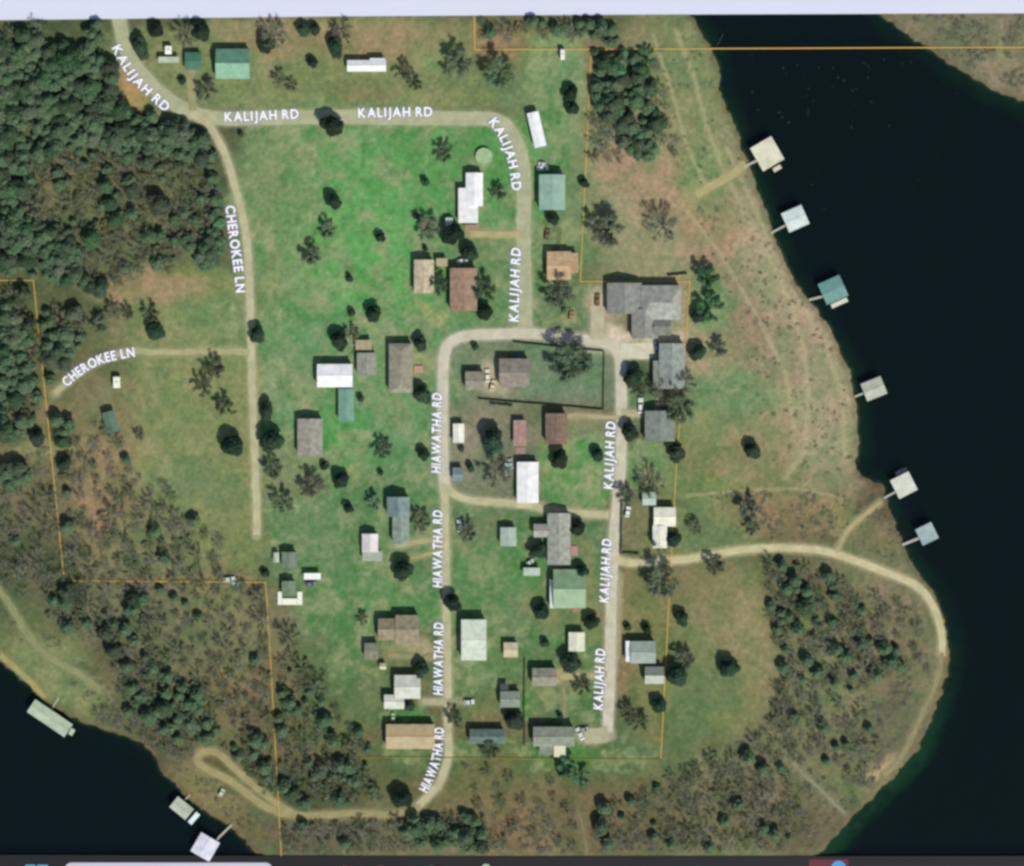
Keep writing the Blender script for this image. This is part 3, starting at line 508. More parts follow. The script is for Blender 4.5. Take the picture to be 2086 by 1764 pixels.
building('cottage', 'small grey roofed cottage right of the bright white barn', H, [(728,719,767,765,'y',3.1,.7,SH,(132,134,122))], 'grey')
building('house', 'long grey brown roofed house with clipped corners left of the road bend', H, [(793,700,841,800,'y',3.4,1.2,SH,(134,130,112),3.0)], 'tan')
building('shed', 'pale teal sheet metal shed below the bright white barn', 'shed', [(690,792,722,858,'y',2.7,.5,MT,(112,152,132))], 'green')
building('house', 'plain grey roofed house standing alone below the teal shed', H, [(607,853,658,928,'y',3.3,.9,SH,(140,136,124))], 'grey')
building('house', 'brown grey roofed house at the left end of the fenced yard', H, [(1017,731,1078,788,'x',3.5,1.1,SH,(128,120,110))], 'brown')
building('cottage', 'small taupe roofed building left of the clutter beside the fenced yard', H, [(948,757,987,795,'x',3.1,.7,SH,(134,126,110))], 'brown')
building('shed', 'cream white shed close to the road label in the middle of the village', 'shed', [(923,863,946,902,'y',2.6,.4,MT,(226,224,206))], 'white')
building('patio_cover', 'pinkish brown patio roof between the round dark tree and the brown house', 'patio cover', [(1046,856,1072,909,'n',2.5,.2,SH,(156,126,116))], open_sides=True)
building('house', 'dark brown roofed house below the fenced yard beside the short drive', H, [(1111,842,1155,904,'y',3.3,1.0,SH,(116,98,84))], 'brown')
building('mobile_home', 'long bright white roof touching the cross road from the north', 'mobile home', [(1053,941,1097,1024,'y',3.0,.5,MT,(236,236,230))], 'white')
building('shed', 'small slate blue roofed shed beside the road above the cross road', 'shed', [(922,952,943,980,'x',2.4,.4,MT,(112,130,130))], 'blue')
building('shed', 'pale bluish roofed shed just north of the cream white house', 'shed', [(1308,1002,1336,1029,'x',2.6,.4,MT,(166,186,170))], 'blue')
building('house', 'cream white stepped roof house inside the corner hedge', H, [(1331,1033,1376,1072,'x',3.3,.6,MT,(222,220,198)),(1329,1070,1358,1116,'y',3.2,.6,MT,(228,226,206))], 'white')
building('house', 'grey L shaped roofed house on the south side of the cross road', H, [(1115,1045,1162,1150,'y',3.4,1.1,SH,(142,146,132)),(1087,1067,1120,1094,'x',3.1,.8,SH,(146,146,132))], 'grey')
building('shed', 'small white green shed between the L shaped house and the large green roof', 'shed', [(1066,1156,1100,1172,'f',2.4,.2,MT,(176,190,168))], 'white')
building('barn', 'large flat looking green roofed barn with a white strip on its west side', 'barn', [(1127,1159,1193,1238,'x',3.8,2.0,MT,(130,160,122)),(1120,1180,1131,1238,'n',3.0,.1,MT,(236,240,232))], 'green')
building('shed', 'pale grey green roofed shed standing alone left of the L shaped house', 'shed', [(1019,1074,1052,1112,'y',2.8,.4,MT,(160,178,160))], 'grey')
building('house', 'long narrow grey house with a darker north block west of the road', H, [(789,1012,835,1052,'y',3.7,1.6,SH,(112,128,126)),(800,1050,834,1108,'y',3.2,.8,SH,(124,138,126))], 'grey')
building('shed', 'white half and tan half roofed shed with a grey porch', 'shed', [(738,1087,771,1124,'y',3.0,1.0,MT,(216,210,204)),(739,1122,779,1142,'f',2.5,.2,MT,(160,168,152))], 'white')
building('cabin', 'small dark grey roofed cabin beside a tiny pale hut at the field edge', 'cabin', [(575,1124,606,1157,'y',3.0,.7,SH,(108,122,106))], 'grey')
building('hut', 'tiny pale hut against the left wall of the small dark grey cabin', 'hut', [(558,1125,569,1145,'y',2.0,.3,MT,(188,200,176))], 'white')
building('carport', 'small bright white flat carport right of the two grey cabins', 'carport', [(620,1167,654,1180,'f',2.4,.15,MT,(236,238,232))], open_sides=True)
building('cabin', 'grey green roofed cabin wrapped by a white deck', 'cabin', [(575,1183,603,1213,'y',2.9,.6,SH,(104,122,98))], 'grey')
building('house', 'brown grey shingled house with an offset wing above the grass drive', H, [(806,1252,854,1310,'x',3.5,1.2,SH,(134,126,102)),(771,1259,808,1303,'x',3.2,1.1,SH,(132,122,100))], 'brown')
building('shed', 'small dark grey shed at the left end of the grass drive', 'shed', [(743,1309,771,1342,'x',2.7,.5,SH,(122,120,104))], 'grey')
building('barn', 'pale greenish white gabled barn just right of the village road', 'barn', [(940,1261,991,1344,'x',4.0,.6,MT,(204,214,192))], 'white')
building('shed', 'square cream roofed shed right of the pale gabled barn', 'shed', [(1026,1308,1055,1338,'x',2.3,.3,MT,(190,182,144))], 'tan')
building('shed', 'cream white roofed shed beside the two round dark trees near the right hand road', 'shed', [(1158,1287,1191,1326,'y',2.9,.4,MT,(212,212,188))], 'white')
building('house', 'white and grey L shaped metal roofed house west of the village road', H, [(804,1374,857,1422,'x',3.3,.8,MT,(196,200,184)),(783,1414,824,1443,'x',2.9,.4,MT,(206,206,192))], 'white')
building('hut', 'tiny cream hut north of the white L shaped house', 'hut', [(774,1350,787,1363,'x',2.0,.3,MT,(188,190,146))], 'tan')
building('barn', 'long tan roofed barn at the bottom left of the village', 'barn', [(787,1474,886,1524,'x',3.3,.8,MT,(176,158,118))], 'tan')
building('cabin', 'dark bluish roofed cabin under bare branches at the bottom of the village', 'cabin', [(957,1484,1028,1514,'x',3.0,.9,SH,(92,108,98))], 'grey')
building('cabin', 'small grey roofed cabin with a dark awning above the round dark tree', 'cabin', [(1019,1407,1060,1440,'x',2.9,.7,SH,(122,132,120))], 'grey')
building('cottage', 'grey roofed cottage beside the pale triangular driveway', H, [(1084,1360,1134,1396,'x',3.3,.9,SH,(132,130,112))], 'grey')
building('house', 'long grey roofed house at the dead end of the right hand road', H, [(1086,1479,1170,1519,'x',3.6,.9,SH,(126,132,116)),(1098,1514,1151,1536,'f',3.0,.5,SH,(122,128,112))], 'grey')
building('house', 'whitish roofed house with a bright white strip east of the right hand road', H, [(1284,1305,1335,1350,'x',3.4,.7,MT,(146,158,146)),(1274,1305,1285,1347,'n',2.8,.1,MT,(226,238,236))], 'grey')
building('cabin', 'small gabled cabin with dark north slope and white south slope beside the parcel line', 'cabin', [(1313,1357,1352,1392,'x',3.1,1.9,MT,(164,170,156))], 'grey')
building('shed', 'dull bluish green roofed shed slightly turned in the trees on the left', 'shed', [(214,838,239,881,'y',2.7,.5,MT,(88,114,94))], 'green', rot=14)

DECKW = plain('grey_decking', (150,142,122), .85, .15)
PALEM = plain('pale_concrete', (196,198,180), .9, .12)
def deck(name, label, cat, rects, h, mat, steps=None):
    cx = sum((r[0]+r[2])/2 for r in rects)/len(rects); cy = sum((r[1]+r[3])/2 for r in rects)/len(rects)
    root = empty(name, W(cx, cy), 0, label, cat); m = MB(); pm = MB()
    for i, r in enumerate(rects):
        x0, x1 = (r[0]-cx)*S, (r[2]-cx)*S; y0, y1 = (cy-r[3])*S, (cy-r[1])*S
        m.box(x0, y0, h-.12+.002*i, x1, y1, h+.002*i)
        for px in (x0+.1, x1-.1):
            for py in (y0+.1, y1-.1): MB().box(px-.06, py-.06, -.05, px+.06, py+.06, h-.1).build('post', DECKW, root)
    m.build('deck_boards', mat, root); return root
deck('deck', 'white U shaped deck round the south side of the grey green cabin', 'deck', [(566,1205,574.5,1232),(606,1205,616,1232),(575,1219,605.5,1232)], .6, plain('white_deck', (222,226,206), .7, .08))
deck('deck', 'pinkish patio slab at the east wall of the L shaped house, northern of two', 'patio', [(1163,1066,1172,1084)], .3, plain('pink_paving', (170,128,118), .9, .12))
deck('deck', 'pinkish patio slab at the east wall of the L shaped house, southern of two', 'patio', [(1163,1112,1177,1132)], .3, plain('pink_paving', (170,128,118), .9, .12))
deck('picnic_tarp', 'square cream tarp shelter at the south side of the long grey house', 'tarp shelter', [(1128,1517,1152,1540)], 4.0, plain('cream_canvas', (206,204,172), .8, .05))
deck('deck', 'small reddish patio south of the large green roofed barn', 'patio', [(1166,1238,1182,1247)], .25, plain('red_paving', (158,112,96), .9, .2))
deck('awning', 'dark narrow awning along the north wall of the small grey cabin', 'awning', [(1019,1392,1036,1406)], 2.5, plain('dark_canvas', (64,76,66), .8, .1))
deck('deck', 'tan timber deck on the east side of the long grey brown house', 'deck', [(843,745,862,760)], .5, plain('tan_decking', (172,142,118), .9, .15))
deck('deck', 'pale pink deck on the roof side of the patio cover', 'patio', [(1050,911,1070,925)], .25, plain('rose_paving', (150,124,112), .9, .15))

# ------------------------------------------------------------------ boat docks
PILE = plain('dock_pile', (96,88,76), .85, .15); PLANK = plain('dock_plank', (136,132,116), .85, .18, 1.2)
def dock(label, cx, cy, w, d, ang, roof, gang, kind=MT, slip=None):
    """covered boat dock; w, d in plan units, ang anticlockwise degrees, gang = (start, end) plan points"""
    root = empty('boat_dock', W(cx, cy, WATER_Z), radians(ang), label, 'boat dock', 'covered boat docks moored along the shore')
    hw, hd = w*S/2, d*S/2
    m, cap = gable_roof(-hw+.3, -hd+.3, hw-.3, hd-.3, 'x' if w > d else 'y', 2.7, .32, ov=.3)
    r = m.build('roof', roof_mat(kind, roof), root); cap.build('ridge_cap', roof_mat(kind, roof), r)
    MB().box(-hw+.3, -hd+.3, .25, -hw+1.5, hd-.3, .5).box(hw-1.5, -hd+.3, .25, hw-.3, hd-.3, .5).box(-hw+1.502, -hd+.3, .26, hw-1.502, -hd+1.5, .49).build('dock_deck', PLANK, root)
    MB().box(-hw+.35, -hd+.35, -.15, -hw+1.4, hd-.35, .247).box(hw-1.4, -hd+.35, -.15, hw-.35, hd-.35, .247).build('float_drum', PILE, root)
    for px in (-hw+.45, hw-.45):
        for py in (-hd+.45, 0, hd-.45): MB().cyl(px, py, -2.0, 2.68, .07, 8).build('post', TRIM, root)
    if gang:
        inv = lambda p: ((lambda dx, dy, a: (dx*cos(a)-dy*sin(a), dx*sin(a)+dy*cos(a)))((p[0]-cx)*S, -(p[1]-cy)*S, -radians(ang)))
        a, b = inv(gang[0]), inv(gang[1])
        wy_ = gang[2]*S if len(gang) > 2 else 1.0
        MB().bar((a[0], a[1], .52), (b[0], b[1], .76), wy_, .1).build('gangway', plain('gangway_planks', (168,166,150), .8, .12), root)
    return root
d1 = dock('largest cream roofed dock with a notched corner, northernmost on the east shore', 1562, 314, 50, 54, 30, (214,210,184), ((1545,326),(1514,340),5))
dock('white roofed dock, second from the north on the east shore', 1619, 446, 45, 42, 24, (204,216,208), ((1606,456),(1570,475),4))
dock('teal roofed dock with a pale deck along its south side', 1696, 591, 48, 46, 24, (104,146,138), ((1684,602),(1648,611),4.5))
dock('grey white roofed dock, small one midway down the east shore', 1779, 792, 44, 38, 22, (176,180,162), ((1762,800),(1741,808),4))
dock('cream white roofed dock at the end of the dirt dock road', 1840, 988, 42, 42, 27, (202,206,188), ((1828,1000),(1800,1015),4))
dock('pale blue green roofed dock, southernmost on the east shore', 1887, 1087, 36, 36, 26, (154,174,172), ((1873,1096),(1838,1110),5))
dock('long narrow pale green roofed dock on the lower left shore', 103, 1462, 92, 31, -34, (172,186,158), ((106,1444),(120,1420),3))
dock('small pale roofed dock with a bright end on the lower left shore', 371, 1645, 42, 28, -39, (176,184,164), ((374,1632),(387,1619),3))
dock('lavender white roofed dock at the bottom left corner of the shore', 419, 1724, 44, 44, -30, (212,212,222), ((440,1712),(473,1679),4))
def floater(name, label, cat, cx, cy, w, d, ang, mat, h=.6):
    root = empty(name, W(cx, cy, WATER_Z), radians(ang), label, cat); hw, hd = w*S/2, d*S/2
    MB().box(-hw, -hd, h-.16, hw, hd, h).build('deck_boards', mat, root)
    MB().box(-hw+.1, -hd+.1, -.2, hw-.1, hd-.1, h-.163).build('float_drum', PILE, root)
    for sx in (-1, 1): MB().cyl(sx*(hw-.12), 0, -1.5, h+.9, .06, 8).build('post', PILE, root)
floater('swim_platform', 'pale platform along the south side of the teal roofed dock', 'platform', 1710, 617, 36, 9, 24, plain('pale_platform', (206,200,176), .8, .1))
floater('swim_platform', 'bright white platform at the right end of the small lower left dock', 'platform', 395, 1667, 27, 10, 49, plain('white_platform', (212,226,226), .7, .05))
floater('swim_platform', 'small platform at the right corner of the long narrow dock', 'platform', 146, 1491, 14, 9, 60, plain('mint_platform', (170,190,166), .7, .05))
floater('swim_platform', 'cream platform filling the notch below the largest cream dock', 'platform', 1583, 343, 18, 9, 30, plain('cream_platform', (196,190,164), .7, .05), h=1.0)

def boat(label, cx, cy, L, Wd, ang, mat):
    root = empty('motor_boat', W(cx, cy, WATER_Z), radians(ang), label, 'boat')
    l, w = L/2, Wd/2; prof = [(-l, -w*.85), (l*.35, -w), (l*.8, -w*.55), (l, 0), (l*.8, w*.55), (l*.35, w), (-l, w*.85)]
    m = MB(); n = len(prof); m.v = [(x*.9, y*.6, -.25) for x, y in prof]+[(x, y, .45) for x, y in prof]+[(x*.92, y*.84, .45) for x, y in prof]+[(x*.88, y*.75, .1) for x, y in prof]
    m.f.append(tuple(reversed(range(n))))
    for r_ in range(3):
        for i in range(n):
            j = (i+1) % n; m.f.append((r_*n+i, r_*n+j, (r_+1)*n+j, (r_+1)*n+i))
    m.f.append(tuple(3*n+i for i in range(n)))
    m.build('hull', mat, root)
    MB().box(-l*.3, -w*.5, .1, -l*.1, w*.5, .55).build('seat', TRIM, root)
    MB().box(l*.1, -w*.6, .3, l*.16, w*.6, .8).build('windshield', GLASS, root)
    MB().box(-l*1.12, -.16, 0, -l*.98, .16, .85).build('outboard_motor', PILE, root)
boat('grey white boat on the north side of the dock ending the dirt dock road', 1836, 960, 5.0, 1.7, 27, plain('boat_hull', (172,176,168), .4, .05))

# ------------------------------------------------------------------ vehicles, pool, odds and ends
TYRE = plain('tyre_rubber', (26,26,26), .9, .1)
def car(label, cx, cy, ang, rgb, L=4.6, Wd=1.85, Hh=1.45, cat='car', name='parked_car'):
    root = empty(name, W(cx, cy), radians(ang), label, cat, None); l, w = L/2, Wd/2
    pm = plain('car_paint_'+str(rgb), rgb, .35, .03)
    m = MB(); prof = [(-l,.35),(-l,.85),(-l*.9,.95),(l*.35,.98),(l*.92,.82),(l,.6),(l,.35)]; n = len(prof)
    m.v = [(x, -w, z) for x, z in prof]+[(x, w, z) for x, z in prof]; m.f = [tuple(range(n)), tuple(reversed(range(n, 2*n)))]
    for i in range(n): j = (i+1) % n; m.f.append((i, n+i, n+j, j))
    body = m.build('body', pm, root)
    g = MB(); a = [(-l*.78,.95),(-l*.6,Hh-.06),(l*.1,Hh-.06),(l*.38,.97)]
    g.v = [(x, -w*.88, z) for x, z in a]+[(x, w*.88, z) for x, z in a]; g.f = [(0,1,2,3),(7,6,5,4),(0,4,5,1),(1,5,6,2),(2,6,7,3),(3,7,4,0)]
    g.build('windows', GLASS, root)
    MB().box(-l*.6, -w*.8, Hh-.05, l*.1, w*.8, Hh+.01).build('roof', pm, root)
    for sx in (-.62, .62):
        for sy in (-1, 1):
            wmb = MB(); wmb.cyl(0, 0, -.11, .11, .33, 12); wmb.v = [(x+sx*l, z+sy*(w-.1), y+.33) for x, y, z in wmb.v]; wmb.build('wheel', TYRE, root)
def camper(label, cx, cy, ang, L, Wd, rgb):
    root = empty('camper_trailer', W(cx, cy), radians(ang), label, 'camper'); l, w = L/2, Wd/2
    pm = plain('camper_shell'+str(rgb), rgb, .5, .05)
    m = MB(); prof = [(-l,.5),(-l,2.4),(-l+.3,2.65),(l-.5,2.65),(l,2.1),(l,.5)]; n = len(prof)
    m.v = [(x, -w, z) for x, z in prof]+[(x, w, z) for x, z in prof]; m.f = [tuple(range(n)), tuple(reversed(range(n, 2*n)))]
    for i in range(n): j = (i+1) % n; m.f.append((i, n+i, n+j, j))
    m.build('shell', pm, root)
    MB().box(-.35, -w*.3, 2.652, .35, w*.2, 2.8).build('roof_vent', VENT, root)
    MB().box(l*.2, -w-.02, 1.3, l*.6, -w+.02, 1.9).build('window', GLASS, root)
    MB().bar((l, 0, .5), (l+1.0, 0, .5), .12, .12).build('tow_bar', PILE, root)
    for sy in (-1, 1):
        wmb = MB(); wmb.cyl(0, 0, -.11, .11, .36, 12); wmb.v = [(x, z+sy*(w-.1), y+.36) for x, y, z in wmb.v]; wmb.build('wheel', TYRE, root)
camper('white camper trailer north of the small canopy at the upper left', 344, 102, 90, 3.6, 2.6, (228,232,214))
camper('cream white camper standing on the grass below the curved lane label', 239, 778, 90, 4.8, 2.7, (226,230,200))
camper('white trailer just under the orange line at the top', 1146, 111, 90, 4.4, 1.7, (226,224,212))
car('white car at the north wall of the mint green barn', 1106, 343, 5, (220,224,216))
car('silver car beside the white car at the north end of the mint green barn', 1104, 335, 175, (190,196,190), L=3.2)
car('dark pickup with rusty hood under the small tree below the mint green barn', 1115, 478, 80, (112,92,76))
car('white car at the north wall of the brown roofed house', 942, 532, 12, (214,220,212), L=4.4)
car('slate blue car at the corner of the house on the wide pale driveway', 1338, 706, 100, (88,112,122), L=5)
car('long white truck parked left of the half hidden grey house', 1305, 826, 90, (214,216,206), L=6.4, Wd=2.1, cat='truck', name='parked_truck')
car('rust brown car on the pale drive west of the largest house', 1217, 611, 88, (126,92,62), L=5)
car('tan car on the grass north of the loop road', 1164, 643, 80, (172,128,88), L=3.6, Wd=1.7)
car('white van beside the hedge left of the cream white house', 1279, 1042, 80, (226,228,220), L=4.4)
car('white van beside the road south of the cross road', 936, 1071, 95, (206,214,200), L=5.2)
car('grey car under the small white carport by the cabins', 634, 1190, 5, (112,118,108))
car('white pickup at the end pad of the right hand road', 1181, 1494, 115, (204,208,196), L=5.4)
car('pale car parked on the pad above the dead end', 1190, 1486, 10, (146,150,140), L=4.0)
car('whitish car in the clutter under the bare tree left of the long white roof', 1031, 955, 80, (176,192,182), L=5.0)
car('pale grey car behind the whitish one under the bare tree', 1040, 944, 100, (150,168,156), L=4.2)
car('white car parked between the cottage and the brown grey house', 993, 765, 92, (220,216,198), L=5.4)
car('cream car in front of the brown grey house beside the fenced yard', 1004, 785, 75, (206,194,164), L=4.6)
car('white car on the grass right of the village road near the bottom', 956, 1430, 5, (196,206,190), L=4.2)
car('small white car north of the white green shed', 1080, 1145, 30, (190,200,188), L=3.0, Wd=1.5)
car('white car in the grove beside the orange line on the left', 467, 1180, 5, (186,194,180), L=4.8)
car('second white car below the first in the left hand grove', 479, 1189, -30, (176,186,178), L=3.4, Wd=1.6)
car('pale car near the lower left loop of the woods track', 452, 1614, 60, (198,202,182), L=3.2, Wd=1.7)
car('pale green car on the grass below the white L shaped house', 801, 1461, 90, (160,186,150), L=3.6, Wd=1.5)

root = empty('round_pool', W(986, 319), 0, 'round pale green above ground pool north of the white stepped house', 'pool')
m = MB(); n = 40; r0, r1 = 3.3, 3.45
m.v = [(r*cos(2*pi*i/n), r*sin(2*pi*i/n), z) for (r, z) in ((r1, 0), (r1, 1.35), (r0, 1.35), (r0, 0)) for i in range(n)]
for k in range(3):
    for i in range(n): j = (i+1) % n; m.f.append((k*n+i, k*n+j, (k+1)*n+j, (k+1)*n+i))
m.build('pool_wall', plain('pool_liner', (150,176,140), .6, .1), root)
m = MB().cyl(0, 0, 1.0, 1.18, r0-.002, n).build('pool_cover', plain('pool_sheet', (146,172,128), .6, .25, .5), root)
MB().bar((3.1, -2.0, 0), (2.6, -1.7, 1.3), .6, .06).build('ladder', VENT, root)

# fences and hedge
FW = plain('dark_timber', (70,74,54), .9, .2)
def fence(label, pts, h=1.15, hedge=False, name='timber_fence', cat='fence'):
    P_ = [W(*p) for p in pts]; root = empty(name, P_[0], 0, label, cat); ox, oy = P_[0][:2]; m = MB()
    Q = [(a-ox, b-oy, 0) for a, b, _ in P_]
    for i in range(len(Q)-1):
        m.bar((Q[i][0], Q[i][1], .08+.003*i), (Q[i+1][0], Q[i+1][1], .08+.003*i), .07, h-.1)
        L = math.hypot(Q[i+1][0]-Q[i][0], Q[i+1][1]-Q[i][1]); k = max(1, int(L/2.6))
        for j in range(k+(i == len(Q)-2)):
            t = j/k; x = Q[i][0]+(Q[i+1][0]-Q[i][0])*t; y = Q[i][1]+(Q[i+1][1]-Q[i][1])*t
            MB().box(x-.08, y-.08, -.1, x+.08, y+.08, h+.08).build('post', FW, root)
    m.build('fence_boards', FW, root)
fence('dark board fence along the north side of the fenced yard', [(1046,697),(1100,703),(1160,710),(1229,716)])
fence('dark board fence along the east side of the fenced yard beside the road', [(1231,717),(1230,770),(1229,833)])
fence('dark board fence along the south side of the fenced yard', [(975,813),(1040,819),(1120,825),(1228,835)])
fence('low dark fence at the top right corner of the largest house', [(1360,562),(1400,558)], 1.4)
fence('thin dark fence running north to south between the lower gardens', [(1069,1340),(1068,1420),(1069,1520)], 1.1)
# ------------------------------------------------------------------ trees
M_EVER = leaf_mat('evergreen_foliage', (0.022,0.052,0.022), (0.070,0.126,0.055), (0.082,0.118,0.056))
M_CEDAR = leaf_mat('cedar_foliage', (0.008,0.020,0.012), (0.032,0.068,0.034), (0.025,0.062,0.030))
M_OLIVE = leaf_mat('olive_foliage', (0.070,0.080,0.040), (0.148,0.164,0.088), (0.075,0.105,0.048))
M_GREEN = leaf_mat('spring_foliage', (0.025,0.070,0.025), (0.095,0.210,0.085), (0.050,0.150,0.060))
M_TWIG = leaf_mat('bare_twigs', (0.118,0.118,0.080), (0.210,0.210,0.148), (0.102,0.128,0.076))
M_TWIGG = leaf_mat('mossy_twigs', (0.065,0.088,0.048), (0.145,0.180,0.098), (0.062,0.115,0.056))
M_BRUSH = leaf_mat('dry_brush', (0.160,0.150,0.085), (0.280,0.260,0.160), (0.140,0.160,0.085))
M_BARK = plain('bark', (92,82,66), .9, .2)
def leaves(rs, n, lobes, size, flat=0.5):
    """n leaf clumps as small quads spread through ellipsoid lobes (cx,cy,cz,rx,ry,rz)"""
    L = np.array(lobes); w = (L[:, 3]*L[:, 4]); k = rs.choice(len(L), n, p=w/w.sum())
    d = rs.normal(size=(n, 3)); d /= np.linalg.norm(d, axis=1)[:, None]; d[:, 2] = np.where(d[:, 2] < -0.3, -d[:, 2], d[:, 2])
    rr = rs.uniform(.55, 1.08, n)**.8; C = L[k, :3]+d*L[k, 3:6]*rr[:, None]
    nn = d+rs.normal(size=(n, 3))*0.55+np.array([0, 0, flat]); nn /= np.linalg.norm(nn, axis=1)[:, None]
    t = np.cross(nn, rs.normal(size=(n, 3))); t /= np.linalg.norm(t, axis=1)[:, None]; b = np.cross(nn, t)
    s = size*rs.uniform(.6, 1.35, n)[:, None]; a = s*rs.uniform(.7, 1.2, n)[:, None]
    V = np.stack([C-t*s-b*a*.4, C-b*a+t*s*.3, C+t*s+b*a*.35, C+b*a-t*s*.25], 1).reshape(-1, 3)
    return V, np.arange(4*n).reshape(n, 4)
def limb(V, F, p, q, r0, r1):
    p = np.array(p, float); q = np.array(q, float); d = q-p; d /= np.linalg.norm(d)+1e-9
    u = np.cross(d, [0.3, 0.2, 1.0]); u /= np.linalg.norm(u)+1e-9; v = np.cross(d, u); b = len(V)
    for (c, r) in ((p, r0), (q, r1)):
        for k in range(4): a = pi/2*k; V.append(c+r*(u*cos(a)+v*sin(a)))
    for k in range(4): j = (k+1) % 4; F.append((b+k, b+j, b+4+j, b+4+k))
def ever_variant(seed, nleaf=3000, size=.085):
    rs = np.random.RandomState(seed); lobes = [(0, 0, 1.2, .78, .78, .75)]
    for i in range(8+seed % 4):
        a = rs.uniform(0, 2*pi); r = rs.uniform(.45, .72); z = rs.uniform(.7, 1.25); s = rs.uniform(.30, .52)
        lobes.append((r*cos(a), r*sin(a), z, s, s, s*1.1))
    lobes.append((rs.uniform(-.15, .15), rs.uniform(-.15, .15), 1.85, .36, .36, .4))
    return leaves(rs, nleaf, lobes, size)
def bare_variant(seed, twigs=900, leafn=0, tw=.011):
    """trunk, limbs and a spray of fine twigs; radius about 1, height about 1.7"""
    rs = np.random.RandomState(seed); V = []; F = []; ends = []; nl = rs.randint(6, 9)
    for i in range(nl):
        a = 2*pi*i/nl+rs.uniform(-.35, .35); el = rs.uniform(.35, 1.1); L = rs.uniform(.55, .85)
        p = np.array([0, 0, rs.uniform(.35, .6)]); q = p+L*.55*np.array([cos(a)*cos(el), sin(a)*cos(el), sin(el)])
        limb(V, F, p, q, .045, .028); el2 = el-.15; e = q+L*.55*np.array([cos(a)*cos(el2), sin(a)*cos(el2), sin(el2)])
        limb(V, F, q, e, .028, .012); ends += [(q, a, el), (e, a, el), (e, a, el)]
        for k in range(5):
            a2 = a+rs.uniform(-1.0, 1.0); el3 = rs.uniform(.0, 1.2); base = q if k % 2 else e
            e2 = base+rs.uniform(.28, .5)*np.array([cos(a2)*cos(el3), sin(a2)*cos(el3), sin(el3)])
            limb(V, F, base, e2, .016, .007); ends += [(e2, a2, el3), (base*.4+e2*.6, a2, el3)]
    V = np.array(V); F = np.array(F)
    m = twigs; ki = rs.randint(0, len(ends), m); B = np.array([ends[k][0] for k in ki]); A = np.array([ends[k][1] for k in ki])+rs.normal(0, .9, m)
    E = np.clip(np.array([ends[k][2] for k in ki])*.6+rs.normal(0, .5, m), -.4, 1.5); L = rs.uniform(.10, .34, m)
    D = np.stack([np.cos(A)*np.cos(E), np.sin(A)*np.cos(E), np.sin(E)], 1); T = B+D*L[:, None]
    T[:, :2] *= np.minimum(1, 1.08/np.maximum(1e-6, np.hypot(T[:, 0], T[:, 1])))[:, None]
    s = np.cross(D, rs.normal(size=(m, 3))); s /= np.linalg.norm(s, axis=1)[:, None]; h = tw*rs.uniform(.6, 1.5, m)[:, None]
    TV = np.stack([B-s*h, B+s*h, T+s*h*.35, T-s*h*.35], 1).reshape(-1, 3); TF = np.arange(4*m).reshape(m, 4)
    V2 = np.concatenate([V, TV]); F2 = np.concatenate([F, TF+len(V)])
    if leafn:
        lob = [(*(e[0]), .2, .2, .16) for e in ends[::3]]; LV, LF = leaves(rs, leafn, lob, .05 if leafn > 300 else .075, .4)
        F2 = np.concatenate([F2, LF+len(V2)]); V2 = np.concatenate([V2, LV])
    return V2, F2
def trunk_mesh(seed):
    m = MB(); r = random.Random(seed); a, b = r.uniform(-.05, .05), r.uniform(-.05, .05)
    m.cyl(0, 0, -.05, .3, .085, 8, .06); k = len(m.v); m.cyl(a*.4, b*.4, .28, .9, .06, 8, .03)
    me = bpy.data.meshes.new('trunk'); me.from_pydata(m.v, [], m.f); me.materials.append(M_BARK); return me
TR = [trunk_mesh(i) for i in range(3)]
VAR = {'evergreen': [ever_variant(i) for i in range(7)],
       'green': [bare_variant(20+i, 1200, 2600, .008) for i in range(3)],
       'bush': [ever_variant(30+i, 350, .17) for i in range(3)],
       'oak': [bare_variant(40+i, 1100, 1100, .008) for i in range(5)],
       'bare': [bare_variant(60+i, 2600, 0, .008) for i in range(6)],
       'grove': [bare_variant(80+i, 2400, 1300, .007) for i in range(4)]}
MATS = {'evergreen': M_EVER, 'green': M_GREEN, 'bush': M_CEDAR, 'oak': M_OLIVE, 'bare': M_TWIG, 'grove': M_TWIGG}
NAMES = {'evergreen': 'evergreen_tree', 'green': 'leafy_tree', 'bush': 'bush', 'oak': 'oak_tree', 'bare': 'bare_tree', 'grove': 'mossy_tree'}
CATS = {'evergreen': 'tree', 'green': 'tree', 'bush': 'bush', 'oak': 'tree', 'bare': 'tree', 'grove': 'tree'}
ZS = {'evergreen': .78, 'green': .8, 'bush': .8, 'oak': .8, 'bare': .8, 'grove': .8}
MESH = {}
for k, vs in VAR.items():
    MESH[k] = []
    for v, f in vs:
        me = quads_mesh('crown', v, f); me.materials.append(MATS[k]); MESH[k].append(me)
MESH['cedar'] = []
for v, f in VAR['evergreen']:
    me = quads_mesh('crown', v, f); me.materials.append(M_CEDAR); MESH['cedar'].append(me)
NT = 0
def tree(kind, px, py, r, label, group=None, sx=1.0, ang=None):
    """r = crown radius in plan units; sx stretches the crown"""
    global NT; NT += 1
    rr = r*S; a = rnd.uniform(0, 2*pi) if ang is None else ang
    root = bpy.data.objects.new(NAMES[kind], None); COL.objects.link(root); root.location = W(px, py, -0.02); root.rotation_euler = (0, 0, a)
    z = rr*ZS[kind]; z = min(max(z, 1.1), 6.5); root.scale = (rr*sx, rr, z)
    tag(root, label, CATS[kind], group)
    cr = bpy.data.objects.new('crown', rnd.choice(MESH['cedar' if (kind == 'evergreen' and not group) else kind])); COL.objects.link(cr); cr.parent = root
    if kind != 'bush':
        t = bpy.data.objects.new('trunk', rnd.choice(TR)); COL.objects.link(t); t.parent = root
